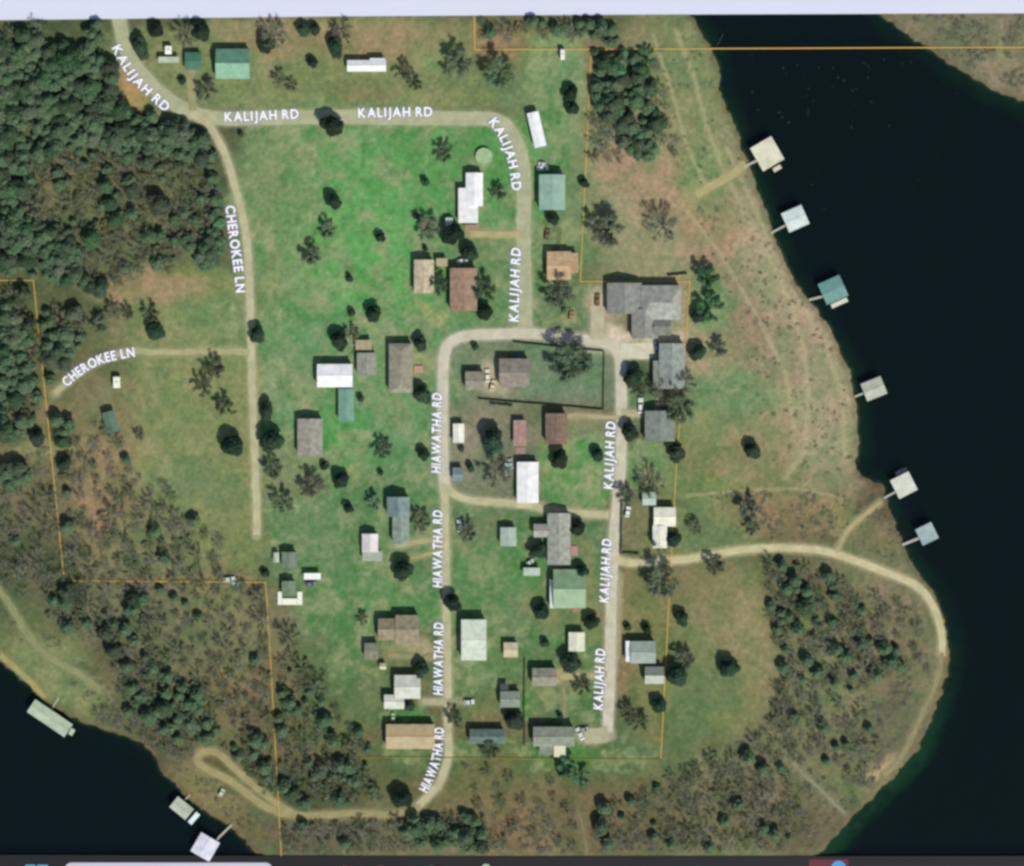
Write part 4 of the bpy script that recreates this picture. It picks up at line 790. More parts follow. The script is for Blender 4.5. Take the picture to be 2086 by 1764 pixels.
E, O, B_, N_, U, L_ = 'evergreen', 'oak', 'bare', 'grove', 'bush', 'green'
YARD = [
 (E,288,100,17,'dark elongated evergreen between the top left road and the camper',1.5,-1.1),(E,319,61,15,'dark evergreen near the top edge north of the camper'),
 (O,422,186,23,'brownish green tree below the teal shed beside the drive'),(E,543,90,16,'dark evergreen right of the green metal roofed house',1.4,-1.2),(E,684,98,16,'blackish evergreen at the upper left corner of the long white roofed house',1.5,-1.3),
 (E,637,128,11,'small round evergreen left of the long white roofed house'),(O,570,160,17,'olive tree north of the second road label, western of two'),(O,596,176,14,'olive tree north of the second road label, eastern of two'),
 (O,826,150,22,'brown and green tree right of the long white roofed house'),(O,846,172,16,'smaller tree just south east of the brown tree by the long white roof'),(E,677,257,22,'large blackish evergreen overhanging the south edge of the top road'),
 (N_,934,132,34,'wide mossy bare tree below the corner of the orange line, western of two'),(N_,1015,150,36,'wide mossy bare tree below the corner of the orange line, eastern of two'),(E,620,50,14,'dark tree at the top edge above the green metal roof garden'),
 (E,641,47,12,'dark tree touching the top edge left of the long white roof'),(B_,560,70,30,'bare tree at the top edge between green roof and long white roof'),(B_,700,55,24,'bare tree at the top edge above the blackish evergreen'),
 (E,372,165,8,'small shrubby evergreen below the camper'),(E,411,62,20,'greenish tree at the top edge above the teal shed'),(B_,380,75,26,'bare grey tree above the teal shed'),
 (N_,906,314,20,'small mossy tree left of the round pool'),(U,868,372,9,'low bush west of the white stepped house'),(E,681,411,16,'isolated dark shrubby tree in the middle of the green field'),
 (N_,1017,393,18,'mossy tree between white stepped house and the road'),(E,1163,192,15,'dark tree north of the tilted white mobile home',1.2,1.3),(E,1166,222,14,'dark tree directly right of the tilted white mobile home'),
 (U,491,273,6,'tiny bush at the junction corner below the second road label'),(N_,668,470,21,'mossy tree in the field, upper of a pair'),(N_,634,520,24,'mossy tree in the field, lower of a pair'),
 (U,776,485,11,'low bush in the middle of the bright field'),(U,712,567,8,'tiny bush in the bright field left of the beige house'),(N_,872,466,26,'grey green tree left of the tiny white shed'),
 (E,922,478,22,'dark tree just below the tiny white shed'),(E,956,517,17,'round dark evergreen above the brown roofed house'),(U,866,507,6,'tiny bush above the beige roofed house'),
 (E,761,641,17,'round blackish evergreen alone in the bright field above the tan carport'),(U,717,636,8,'tiny bush left of the round blackish evergreen'),(E,526,682,17,'dark evergreen leaning over the left lane at its junction'),
 (E,987,636,16,'dark evergreen at the lower right corner of the brown roofed house'),(N_,985,590,26,'mossy bare tree at the right wall of the brown roofed house'),(N_,893,578,22,'mossy tree between the beige and the brown roofed houses'),
 (E,691,695,19,'dark tree above the bright white barn, lower of two'),(O,718,680,17,'olive tree above the bright white barn, upper of two'),(E,857,702,15,'dark shrubby tree right of the long grey brown house'),
 (E,860,805,19,'dark tree below the right corner of the long grey brown house'),(U,735,812,8,'small bush right of the pale teal shed'),(U,846,440,7,'low bush north of the grey green tree'),
 (E,1126,446,13,'small blackish tree just below the mint green barn'),(E,1190,374,10,'dark shrub beside the orange line right of the mint green barn'),(N_,1236,472,40,'spreading mossy bare tree right of the orange line, western of two'),
 (B_,1350,462,36,'spreading bare tree right of the orange line, eastern of two'),(N_,1140,602,36,'wide mossy tree south of the orange tan roofed house'),(L_,1440,566,27,'bright green tree at the upper right of the largest house'),
 (L_,1443,628,28,'large bright green tree right of the largest house'),(E,1422,645,15,'dark green tree tucked against the large bright green one'),(E,1421,720,17,'dark tree right of the orange line beside the grey ribbed roof'),
 (N_,1465,710,20,'mossy tree just east of the dark tree beside the grey ribbed roof'),(N_,1165,742,44,'spreading dark bare tree inside the fenced yard',1.15,.3),(N_,1385,830,34,'mossy bare tree over the right wall of the half hidden grey house'),
 (B_,1352,800,30,'grey bare tree north of the half hidden grey house'),(B_,1395,780,24,'grey bare tree on the orange line right of the grey ribbed roof'),(E,1290,770,19,'dark shrubs left of the grey ribbed roof, upper'),(O,1300,795,17,'olive shrubs left of the grey ribbed roof, lower'),
 (E,1003,897,24,'large round blackish tree left of the pinkish patio roof'),(E,1141,936,19,'round dark evergreen below the dark brown roofed house'),(E,1217,927,14,'dark flattened tree beside the label right of the round dark evergreen'),
 (E,1283,880,18,'dark tree at the left wall of the half hidden grey house'),(E,1377,922,19,'round blackish tree on the orange line below the half hidden grey house'),(E,1531,919,17,'lone round dark evergreen on the open ground to the east'),
 (E,863,925,13,'small dark tree left of the village road label'),(N_,780,914,20,'mossy tree in the grass right of the lone grey roof'),(E,696,980,17,'round dark evergreen below the lone grey roof'),
 (O,634,990,28,'brownish tree left of the round dark evergreen below the lone grey roof'),(E,553,899,24,'dark tree between the left lane and the lone grey roof'),(E,475,908,24,'round dark tree just left of the left lane'),
 (E,545,837,15,'elongated dark tree right of the left lane',1.3,1.5),(O,440,752,25,'olive tree below the side lane junction'),(O,415,790,22,'brownish tree left of the olive tree below the side lane'),(O,460,828,24,'brown tree lower right of the olive tree below the side lane'),
 (N_,556,958,22,'mossy tree right of the left lane above the pale green one'),(N_,578,1022,24,'pale mossy tree right of the fading end of the left lane'),(U,708,1035,11,'low bush left of the round green shrub by the narrow house'),
 (L_,762,1025,18,'round green shrub left of the long narrow house'),(N_,858,1062,21,'dark mossy tree between the long narrow house and the road'),(U,662,949,9,'tiny dark bush just below the lone grey roof'),(U,775,963,6,'tiny bush on the grass below the mossy tree'),
 (E,821,1163,21,'large round blackish evergreen south of the curved drive'),(E,922,1228,18,'dark evergreen touching the right edge of the village road'),(B_,1010,960,34,'grey bare tree over the clutter left of the long bright white roof'),
 (E,959,952,9,'small dark evergreen right of the slate blue shed'),(U,940,913,7,'tiny bush just below the cream white shed'),(E,1103,1245,16,'round dark evergreen left of the large green barn'),(E,1204,1267,16,'round dark evergreen above the cream white shed by the right road'),
 (E,1184,1166,16,'dark tree over the top right corner of the large green barn'),(E,1096,1122,17,'dark green tree below the wing of the L shaped house'),(E,1175,1074,16,'dark tree against the east wall of the L shaped house'),
 (N_,1345,1185,38,'spreading grey green tree below the start of the east road'),(N_,1456,1152,22,'dark mossy tree on the south edge of the east road'),(N_,1525,1036,26,'dark mossy tree in the open ground north of the east road'),(N_,1530,1075,18,'smaller mossy tree just below the dark mossy one north of the east road'),
 (E,1388,1260,15,'round dark evergreen right of the orange line near the forest clearing'),(E,1484,1361,20,'large round dark evergreen alone in the clearing'),(E,1342,1436,15,'dark tree just left of the orange line south of the small gabled cabin'),
 (E,1378,1376,23,'large dark tree right of the small gabled cabin'),(N_,1395,1345,24,'mossy tree above the large dark tree by the gabled cabin'),(E,1163,1350,20,'round blackish tree below the cream white shed, upper of two'),
 (O,1186,1398,19,'dark brownish tree below the round blackish one by the right road, lower of two'),(E,1047,1467,21,'large blackish tree right of the dark bluish cabin'),(E,833,1437,12,'small dark tree over the white L shaped roof'),
 (E,858,1364,16,'dark bushy tree above the white L shaped roof'),(O,1280,1450,20,'brownish tree right of the end of the right hand road, upper'),(O,1300,1470,22,'brownish tree right of the end of the right hand road, lower'),
 (L_,1155,1560,24,'bright green tree on the south boundary line',1.1,.3),(L_,1182,1582,22,'green tree lower right of the one on the south boundary line'),(E,1150,1572,14,'dark tree below the south boundary line among the green ones'),
 (O,285,886,13,'brownish tree right of the dull bluish green shed'),(E,133,946,15,'dark evergreen with reddish ground right of the orange line'),(E,76,892,17,'dark evergreen left of the orange line near the pale track'),
 (N_,205,662,22,'dark mossy tree above the side lane, westernmost of four'),(O,232,635,18,'olive tree above the side lane, second of four'),(O,262,638,16,'olive tree above the side lane, third of four'),(O,308,640,20,'olive tree above the side lane, fourth and easternmost'),
 (E,318,675,18,'greenish tree below the easternmost olive tree above the side lane',1.3,-1.0),(N_,1345,1108,19,'mossy tree against the south west of the cream house corner'),(E,1370,1100,17,'dark tree filling the corner right of the cream white stepped house'),
 (B_,1325,985,30,'bare brown tree north of the pale bluish shed'),(N_,1275,1010,20,'mossy tree left of the pale bluish shed'),(N_,955,1085,20,'mossy tree right of the white van south of the cross road'),
 (O,740,1260,13,'olive shrub left of the brown grey shingled house'),(U,1110,1310,9,'tiny dark bush between the cream slab shed and the right road'),(U,1279,1278,8,'tiny bush north of the white strip house, western of two'),(U,1318,1281,10,'olive bush north of the white strip house, eastern of two'),
 (E,540,1168,9,'small dark tree left of the cabins at the field edge'),(B_,590,1300,26,'bare tree just right of the orange line below the white deck cabin'),(O,617,1360,18,'olive tree in the rough grass left of the tan barn'),
 (N_,925,1462,18,'mossy tree beside the village road near its bottom bend'),(E,820,1625,20,'dark evergreen clump at the lower bend of the village road'),(N_,1000,1525,22,'mossy tree in front of the dark bluish cabin'),
 (U,968,707,8,'small bush in the corner lawn inside the loop road'),(O,1415,1075,18,'olive tree right of the cream house beyond the line'),(U,1140,1458,7,'tiny bush on the lawn path north of the long grey roof'),
]
NAMES_AT = [[(236,92),(276,158),(344,222)],[(456,238),(610,231)],[(728,230),(882,227)],[(1002,242),(1038,305),(1054,389)],[(469,417),(481,510),(491,597)],[(129,782),(200,733),(275,716)],[(1046,656),(1051,503)],[(888,964),(890,799)],[(891,1197),(891,1038)],[(892,1416),(893,1267)],[(861,1612),(888,1545),(894,1481)]]
for t in YARD:
    k, x, y, r, lb = t[:5]; r *= 1.0 if k in (E, U) else .9; y = max(y, 48+r) if y < 90 else y; tree(k, x, y, r, lb, None, *(t[5:] if len(t) > 5 else ()))

# woods: polygon, spacing, mix, radius range, label phrase
WOODS = [
 ([(0,72),(60,66),(110,95),(190,100),(228,122),(238,175),(258,228),(300,240),(372,236),(412,270),(440,335),(430,340),(330,300),(200,285),(110,300),(60,330),(60,430),(0,430)], 20, ((E,.93),(O,.07)), (13,21), 'upper left wood beside the top road'),
 ([(60,330),(110,300),(200,285),(330,300),(430,340),(440,400),(400,500),(330,560),(240,575),(170,560),(150,480),(60,430)], 20, ((O,.58),(E,.14),(B_,.28)), (11,18), 'brownish middle of the upper left wood'),
 ([(0,430),(60,430),(150,480),(170,560),(215,590),(150,585),(105,575),(60,560),(0,560)], 19, ((E,.92),(O,.08)), (12,19), 'lower left edge of the upper left wood'),
 ([(400,400),(462,395),(468,495),(440,535),(400,540)], 19, ((E,.95),(L_,.05)), (13,19), 'wood edge left of the curving lane'),
 ([(0,600),(62,600),(80,620),(160,640),(178,700),(122,752),(95,790),(80,800),(60,870),(0,905)], 21, ((E,.72),(O,.2),(B_,.08)), (13,20), 'dark wood left of the side lane'),
 ([(0,945),(40,940),(60,985),(0,1010)], 22, ((E,.9),(O,.1)), (13,18), 'grove at the left edge below the pale track'),
 ([(90,860),(150,850),(130,900),(100,900)], 20, ((E,.7),(O,.3)), (12,18), 'trees by the orange line below the side lane'),
 ([(140,880),(200,860),(240,900),(270,950),(330,985),(400,1060),(470,1130),(460,1180),(330,1180),(140,1175),(135,1060)], 27, ((O,.55),(B_,.40),(E,.05)), (9,16), 'open brown grove inside the left orange corner'),
 ([(0,1000),(120,1000),(130,1180),(60,1215),(0,1180)], 26, ((B_,.6),(O,.35),(E,.05)), (10,17), 'thin grey grove left of the orange line'),
 ([(100,1205),(150,1190),(300,1190),(310,1300),(350,1350),(330,1420),(260,1400),(240,1340),(170,1290),(90,1260)], 23, ((E,.28),(B_,.42),(O,.30)), (12,19), 'mixed wood below the left orange corner'),
 ([(300,1190),(540,1190),(550,1340),(560,1500),(500,1500),(440,1440),(350,1350),(310,1300)], 26, ((O,.62),(B_,.3),(E,.08)), (9,16), 'olive grove left of the lower orange line'),
 ([(240,1365),(300,1375),(380,1390),(440,1440),(450,1500),(400,1540),(330,1480),(260,1450)], 18, ((E,.42),(N_,.33),(B_,.25)), (9,16), 'dense dark belt above the lower left shore'),
 ([(210,1440),(330,1470),(400,1530),(380,1545),(310,1520),(290,1500),(200,1470)], 19, ((B_,.8),(N_,.2)), (9,14), 'grey scrub on the lower left shore'),
 ([(555,1360),(600,1340),(660,1380),(690,1450),(760,1520),(740,1545),(570,1540)], 23, ((O,.5),(N_,.3),(E,.2)), (10,17), 'wood left of the long tan barn'),
 ([(440,1525),(545,1500),(565,1550),(745,1550),(768,1620),(690,1645),(620,1640),(560,1610),(490,1560)], 18, ((E,.32),(N_,.40),(O,.28)), (10,17), 'dense wood above the woods track'),
 ([(580,1680),(830,1675),(830,1740),(580,1740)], 23, ((B_,.5),(O,.38),(E,.12)), (9,16), 'grey brown strip along the bottom edge'),
 ([(850,1655),(900,1660),(960,1665),(1010,1700),(1050,1740),(830,1740),(820,1680)], 19, ((E,.5),(N_,.35),(O,.15)), (11,18), 'dark grove below the bend of the village road'),
 ([(940,1560),(1110,1575),(1170,1640),(1170,1735),(1080,1735),(1000,1680),(930,1600)], 34, ((O,.7),(B_,.3)), (9,14), 'open ground right of the village road bend'),
 ([(1210,1640),(1330,1610),(1420,1550),(1520,1530),(1560,1460),(1600,1400),(1620,1560),(1640,1690),(1600,1738),(1205,1738)], 23, ((O,.46),(B_,.44),(E,.10)), (10,17), 'brown wood along the bottom right'),
 ([(1555,1160),(1600,1145),(1700,1165),(1750,1200),(1770,1290),(1700,1290),(1640,1260),(1600,1330),(1575,1300)], 20, ((E,.30),(N_,.25),(B_,.2),(O,.25)), (9,16), 'dark wood south of the east road'),
 ([(1600,1340),(1640,1270),(1700,1290),(1770,1290),(1840,1330),(1830,1370),(1730,1420),(1660,1420),(1620,1450),(1560,1470)], 24, ((O,.35),(B_,.47),(E,.18)), (10,17), 'mixed wood in the middle of the peninsula'),
 ([(1560,1470),(1660,1430),(1740,1430),(1810,1480),(1760,1590),(1660,1580),(1600,1560)], 26, ((B_,.55),(O,.38),(E,.07)), (9,16), 'thin brown wood in the lower peninsula'),
 ([(1760,1200),(1830,1225),(1890,1290),(1895,1370),(1840,1360),(1780,1290)], 27, ((B_,.65),(O,.35)), (9,14), 'grey scrub at the eastern tip of the peninsula'),
 ([(1205,110),(1250,100),(1315,105),(1322,180),(1335,215),(1340,300),(1322,322),(1275,318),(1262,270),(1225,228),(1205,226)], 20, ((E,.85),(L_,.15)), (12,18), 'dark clump right of the orange line at the top'),
 ([(1330,120),(1350,180),(1360,240),(1385,310),(1350,315),(1335,220)], 20, ((B_,.7),(O,.3)), (9,13), 'brown fringe east of the dark clump at the top'),
 ([(1120,45),(1230,35),(1260,90),(1240,98),(1200,70),(1120,68)], 19, ((E,.65),(N_,.35)), (11,16), 'trees along the top edge right of the orange corner'),
 ([(975,40),(1110,40),(1110,70),(1040,80),(975,75)], 22, ((O,.6),(E,.2),(B_,.2)), (10,15), 'trees inside the orange corner at the top'),
 ([(0,40),(90,45),(100,80),(0,66)], 24, ((N_,.7),(E,.3)), (13,18), 'grey trees at the top left corner'),
 ([(170,50),(200,50),(215,110),(190,110)], 22, ((N_,.5),(E,.5)), (12,16), 'trees left of the road at the top left'),
 ([(1205,235),(1245,255),(1262,310),(1290,335),(1250,345),(1210,330)], 22, ((B_,.7),(O,.3)), (11,16), 'brown scrub below the dark clump at the top'),
]
KIND_WORD = {'evergreen': 'dark evergreen crown', 'oak': 'olive brown crown', 'bare': 'bare grey crown', 'grove': 'mossy grey green crown', 'green': 'bright green crown'}
BLINES = [[(966,33),(967,101),(2086,96)], [(1204,101),(1182,573),(1405,573),(1378,940),(1366,1150),(1345,1545)], [(1345,1545),(562,1540)], [(-30,571),(68,571),(131,1183),(541,1187),(562,1540),(573,1740)]]
AVOID = [(p, w/2) for _, p, w, _, _ in SMOOTH]
cand = []; acc = []
for wi, (poly, sp, mix, rr, ph) in enumerate(WOODS):
    xs = [p[0] for p in poly]; ys = [p[1] for p in poly]; n = int((max(xs)-min(xs))*(max(ys)-min(ys))/(sp*sp)*9)
    X = R.uniform(min(xs), max(xs), n); Y = R.uniform(min(ys), max(ys), n); ok = inpoly(X, Y, poly) & (shore_sd(X, Y) > 12)
    X, Y = X[ok], Y[ok]
    dr = np.full(X.shape, 1e9)
    for p, hw in AVOID: dr = np.minimum(dr, segdist(X, Y, p)-hw)
    dl = np.full(X.shape, 1e9)
    for p in BLINES: dl = np.minimum(dl, segdist(X, Y, p))
    for x, y, a, b in zip(X, Y, dr, dl):
        u = rnd.random(); t = 0
        for kk, w in mix:
            t += w
            if u <= t: break
        r = rnd.uniform(*rr)*(1.0 if rnd.random() < .7 else rnd.choice((.55,.7,1.25)))
        if y+r > 1741 or y-r < 42-x*.008: continue
        if any(segdist(np.array([x]), np.array([y]), q)[0] < r+13 for q in NAMES_AT): continue
        if a < r*.75 or (b < r*.9 and kk in (E, L_)) or b < 4: continue
        md = sp*(.78 if kk in (E, L_) else .90)
        if any(abs(q[1]-x) < 40 and abs(q[2]-y) < 40 and math.hypot(q[1]-x, q[2]-y) < (md if q[4] == wi else max(md, q[3]*.8)) for q in acc[-900:]): continue
        if any(math.hypot(t_[1]-x, t_[2]-y) < t_[3]*.9+r*.6 for t_ in YARD): continue
        acc.append((kk, x, y, r, wi))
print('wood trees', len(acc), 'yard', len(YARD))
# the largest crowns become trees of their own, the remainder one mass of woodland per foliage
nbig = 300-NT
KINDN = {E: 0, L_: 0, O: 0, B_: 0, N_: 0}
order = sorted(range(len(acc)), key=lambda i: -(acc[i][3]*(1.25 if acc[i][0] in (E, L_) else 1.0)))
big = set(order[:nbig])
for i in sorted(big):
    kk, x, y, r, wi = acc[i]; ph = WOODS[wi][4]
    tree(kk, x, y, r, KIND_WORD[kk]+' in the '+ph if not ph.startswith('trees') else KIND_WORD[kk]+' among the '+ph, KIND_WORD[kk]+'s in the '+ph)
SV = {E: [ever_variant(100+i, 950, .125) for i in range(5)], L_: [ever_variant(110, 800, .12)], O: [bare_variant(120+i, 500, 420, .012) for i in range(3)],
      B_: [bare_variant(140+i, 1000, 0, .012) for i in range(3)], N_: [bare_variant(150+i, 500, 380, .012) for i in range(3)]}
matl = [M_EVER, M_GREEN, M_OLIVE, M_TWIG, M_TWIGG]; mi = {E: 0, L_: 1, O: 2, B_: 3, N_: 4}
VV, FF, MI = [], [], []; off = 0
for i in range(len(acc)):
    if i in big: continue
    kk, x, y, r, wi = acc[i]; v, f = SV[kk][rnd.randrange(len(SV[kk]))]; a = rnd.uniform(0, 2*pi); s = r*S
    z = min(max(s*ZS[kk], 1.1), 6.5); q = np.stack([(v[:, 0]*cos(a)-v[:, 1]*sin(a))*s+(x-1043)*S, (v[:, 0]*sin(a)+v[:, 1]*cos(a))*s+(882-y)*S, v[:, 2]*z], 1)
    VV.append(q); FF.append(f+off); MI.append(np.full(len(f), mi[kk])); off += len(v)
if VV:
    me = quads_mesh('woodland', np.concatenate(VV), np.concatenate(FF))
    for m in matl: me.materials.append(m)
    me.polygons.foreach_set('material_index', np.concatenate(MI).astype(np.int32)); me.update()
    tag(link('woodland', me), 'smaller crowns filling in the woods between the larger trees', 'woodland', kind='stuff')

# low brush and rough tussocks on the banks and wood floors, one uncountable mass
BR = [([(1330,60),(1400,60),(1450,150),(1460,220),(1520,350),(1590,540),(1700,720),(1735,830),(1735,950),(1640,990),(1560,930),(1540,800),(1500,640),(1420,440),(1360,300)], 500, 2.4),
      ([(1560,1150),(1860,1210),(1900,1380),(1780,1590),(1650,1730),(1220,1735),(1340,1610),(1560,1470),(1600,1350)], 2300, 3),
      ([(140,870),(450,1090),(540,1190),(560,1500),(700,1540),(700,1640),(420,1540),(100,1240),(0,1150),(0,960)], 1900, 3),
      ([(580,1670),(1170,1640),(1170,1735),(580,1740)], 500, 3), ([(180,60),(0,60),(0,560),(430,540),(460,400),(230,220)], 900, 2),
      ([(1850,30),(2086,30),(2086,190),(1960,130)], 420, 2.5), ([(0,1240),(60,1330),(230,1480),(300,1510),(250,1400),(150,1320)], 350, 2.5),
      ([(1440,1000),(1800,1000),(1830,1150),(1700,1105),(1500,1090)], 350, 2.5), ([(330,1550),(400,1560),(560,1680),(560,1740),(470,1670)], 200, 2.5)]
rs = np.random.RandomState(77); VV, FF, MI = [], [], []; off = 0
for poly, n, s0 in BR:
    xs = [p[0] for p in poly]; ys = [p[1] for p in poly]; X = rs.uniform(min(xs), max(xs), n*3); Y = rs.uniform(min(ys), max(ys), n*3)
    ok = inpoly(X, Y, poly) & (shore_sd(X, Y) > 8) & (fbm(X, Y, 26.0, 3) > .47)
    for p, hw in AVOID: ok &= segdist(X, Y, p) > hw+3
    X, Y = X[ok][:n], Y[ok][:n]
    for x, y in zip(X, Y):
        r = rs.uniform(.6, 2.2)*s0*S; h = r*rs.uniform(.15, .35); v, f = leaves(rs, 22, [(0, 0, h*.2, r, r, h*.4)], r*.2, 1.2)
        VV.append(v+np.array([(x-1043)*S, (882-y)*S, 0])); FF.append(f+off); off += len(v)
        MI.append(np.full(len(f), 0 if rs.rand() < .8 else 1))
me = quads_mesh('brush', np.concatenate(VV), np.concatenate(FF))
for m in (M_BRUSH, M_TWIGG): me.materials.append(m)
me.polygons.foreach_set('material_index', np.concatenate(MI).astype(np.int32)); me.update()
tag(link('brush', me), 'low dry brush and tussocks on the banks and wood floors', 'brush', kind='stuff')

# hedge round the corner of the cream house garden
def hedge(label, pts, w, h):
    Pw = [W(*p) for p in pts]; rs = np.random.RandomState(3); lob = []
    ox, oy = Pw[0][:2]
    for (a, b) in zip(Pw[:-1], Pw[1:]):
        L = math.hypot(b[0]-a[0], b[1]-a[1]); k = max(2, int(L/.6))
        for j in range(k): t = j/k; lob.append((a[0]-ox+(b[0]-a[0])*t, a[1]-oy+(b[1]-a[1])*t, h*.5, w*rs.uniform(.8, 1.2), w*rs.uniform(.8, 1.2), h*.5))
    v, f = leaves(rs, len(lob)*26, lob, .22); me = quads_mesh('hedge', v, f); me.materials.append(M_OLIVE)
    o = link('hedge', me); o.location = (ox, oy, 0); tag(o, label, 'hedge')
hedge('olive hedge turning the corner of the cream house garden', [(1267,1024),(1266,1075),(1266,1127),(1303,1129)], .55, 1.2)
hedge('dark hedge along the lower south side of the fenced yard', [(1000,822),(1020,824),(1045,826)], .4, 1.0)

# snags breaking the water in the upper reach
DRIFT = plain('driftwood', (52,72,70), .8, .2)
sm = []
for v in range(3):
    m = MB(); r = random.Random(v)
    for k in range(3): a = r.uniform(0, pi); L = r.uniform(.4, .9); m.bar((-L*cos(a), -L*sin(a), -.2+.02*k), (L*cos(a), L*sin(a), .12), .12, .14)
    me = bpy.data.meshes.new('driftwood'); me.from_pydata(m.v, [], m.f); me.materials.append(DRIFT); sm.append(me)
for i in range(46):
    x = rnd.gauss(1680, 90); y = rnd.gauss(180, 48)
    if i > 36: x, y = rnd.uniform(1560, 1980), rnd.uniform(110, 520)
    if shore_sd(np.array([x]), np.array([y]))[0] > -14 or y < 103: continue
    o = bpy.data.objects.new('driftwood', sm[i % 3]); COL.objects.link(o); o.location = W(x, y, WATER_Z+.02); o.rotation_euler = (0, 0, rnd.uniform(0, 6)); k = rnd.uniform(.35, .9); o.scale = (k, k, 1)
    tag(o, 'pale scrap of driftwood floating among others on the upper lake', 'driftwood', 'driftwood scattered on the upper lake')
sx_, sy_ = 1459, 100
o = MB().bar((0, 0, 0), (2.9, 5.6, .1), .22, .2).build('fallen_branch', DRIFT); o.location = W(1459, 96, WATER_Z+.03); tag(o, 'thin pale branch sticking into the water just above the orange line', 'branch')

# ------------------------------------------------------------------ street names and parcel lines of the map
LET = plain('lettering_white', (236,236,240), .7, .02); HALO = plain('lettering_edge', (112,104,132), .8, .05)
_gl = {}
def glyph(ch, off):
    k = (ch, off)
    if k in _gl: return _gl[k]
    cu = bpy.data.curves.new('glyph', 'FONT'); cu.body = ch; cu.size = 1.0; cu.offset = off; cu.extrude = .0; cu.resolution_u = 3; cu.fill_mode = 'FRONT'
    ob = bpy.data.objects.new('glyph', cu); COL.objects.link(ob); dg = bpy.context.evaluated_depsgraph_get(); dg.update()
    me = bpy.data.meshes.new_from_object(ob.evaluated_get(dg)); v = [tuple(q.co) for q in me.vertices]; f = [tuple(q.vertices) for q in me.polygons]
    bpy.data.objects.remove(ob); bpy.data.curves.remove(cu); bpy.data.meshes.remove(me); _gl[k] = (v, f); return v, f
def street_name(text, path, label, size=27.0, shear=0.0):
    P_ = catmull(path, 3.0); d = [0]
    for a, b in zip(P_[:-1], P_[1:]): d.append(d[-1]+math.hypot(b[0]-a[0], b[1]-a[1]))
    tot = d[-1]; wd = []
    for ch in text:
        if ch == ' ': wd.append(.32); continue
        v, _ = glyph(ch, 0); xs = [q[0] for q in v]; wd.append(max(xs)-min(xs)+.175)
    sw = sum(wd); kx = tot/(sw*size); mid = P_[len(P_)//2]; root = empty('street_name', W(mid[0], mid[1], 0), 0, label, 'street name')
    parts = {'lettering': (.030, .24, LET), 'outline': (.072, .15, HALO)}; vv = {k: ([], []) for k in parts}; s = 0; ox, oy, _ = W(mid[0], mid[1])
    for ci, (ch, w) in enumerate(zip(text, wd)):
        c = (s+w/2)*size*kx; s += w
        if ch == ' ': continue
        i = max(1, min(len(d)-1, next((j for j in range(len(d)) if d[j] >= c), len(d)-1))); t = (c-d[i-1])/max(1e-6, d[i]-d[i-1])
        x = P_[i-1][0]+(P_[i][0]-P_[i-1][0])*t; y = P_[i-1][1]+(P_[i][1]-P_[i-1][1])*t
        j0, j1 = max(0, i-3), min(len(P_)-1, i+2); ang = math.atan2(-(P_[j1][1]-P_[j0][1]), P_[j1][0]-P_[j0][0])
        v0, _ = glyph(ch, 0); xs = [q[0] for q in v0]; xm = (min(xs)+max(xs))/2
        for k, (off, z, m) in parts.items():
            v, f = glyph(ch, off); V_, F_ = vv[k]; b = len(V_); wx, wy, _ = W(x, y); zz = z+.006*(ci % 2)
            for q in v:
                lx = (q[0]-xm)*size*S*min(kx, 1.12)+shear*(q[1]-.36)*size*S; ly = (q[1]-.36)*size*S
                V_.append((wx-ox+lx*cos(ang)-ly*sin(ang), wy-oy+lx*sin(ang)+ly*cos(ang), zz))
            F_ += [tuple(b+a for a in q) for q in f]
    for k, (V_, F_) in vv.items():
        me = bpy.data.meshes.new(k); me.from_pydata(V_, [], F_); me.update()
        if me.polygons[0].normal.z < 0: me.flip_normals()
        link(k, me, parts[k][2], root)
SN = street_name
SN('KALIJAH RD', [(236,92),(252,122),(276,158),(308,190),(344,222)], 'white KALIJAH RD name slanting down the top left road')
SN('KALIJAH RD', [(456,238),(530,235),(610,231)], 'white KALIJAH RD name lying along the top road, western of two')
SN('KALIJAH RD', [(728,230),(800,228),(882,227)], 'white KALIJAH RD name lying along the top road, eastern of two')
SN('KALIJAH RD', [(1002,242),(1022,270),(1038,305),(1048,345),(1054,389)], 'white KALIJAH RD name curving round the upper right bend')
SN('CHEROKEE LN', [(469,417),(474,460),(481,510),(488,560),(491,597)], 'white CHEROKEE LN name reading down the left lane')
SN('CHEROKEE LN', [(129,782),(160,756),(200,733),(240,722),(275,716)], 'white CHEROKEE LN name curving over the side lane')
SN('KALIJAH RD', [(1046,656),(1048,580),(1051,503)], 'white KALIJAH RD name reading up the road above the loop', shear=.12)
SN('HIAWATHA RD', [(888,964),(889,880),(890,799)], 'white HIAWATHA RD name reading upward, northernmost of four', shear=.12)
SN('KALIJAH RD', [(1239,997),(1241,930),(1244,857)], 'white KALIJAH RD name reading up the right hand road, northernmost of three', shear=.12)
SN('HIAWATHA RD', [(891,1197),(891,1120),(891,1038)], 'white HIAWATHA RD name reading upward, second of four from the north', shear=.12)
SN('KALIJAH RD', [(1230,1228),(1233,1160),(1236,1096)], 'white KALIJAH RD name on the right hand road beside the green barn', shear=.12)
SN('HIAWATHA RD', [(892,1416),(893,1340),(893,1267)], 'white HIAWATHA RD name reading upward, third of four from the north', shear=.12)
SN('KALIJAH RD', [(1218,1446),(1220,1380),(1223,1320)], 'white KALIJAH RD name on the right hand road, southernmost of three', shear=.12)
SN('HIAWATHA RD', [(861,1612),(876,1580),(888,1545),(893,1510),(894,1481)], 'white HIAWATHA RD name bending at the bottom of the village road', shear=.05)

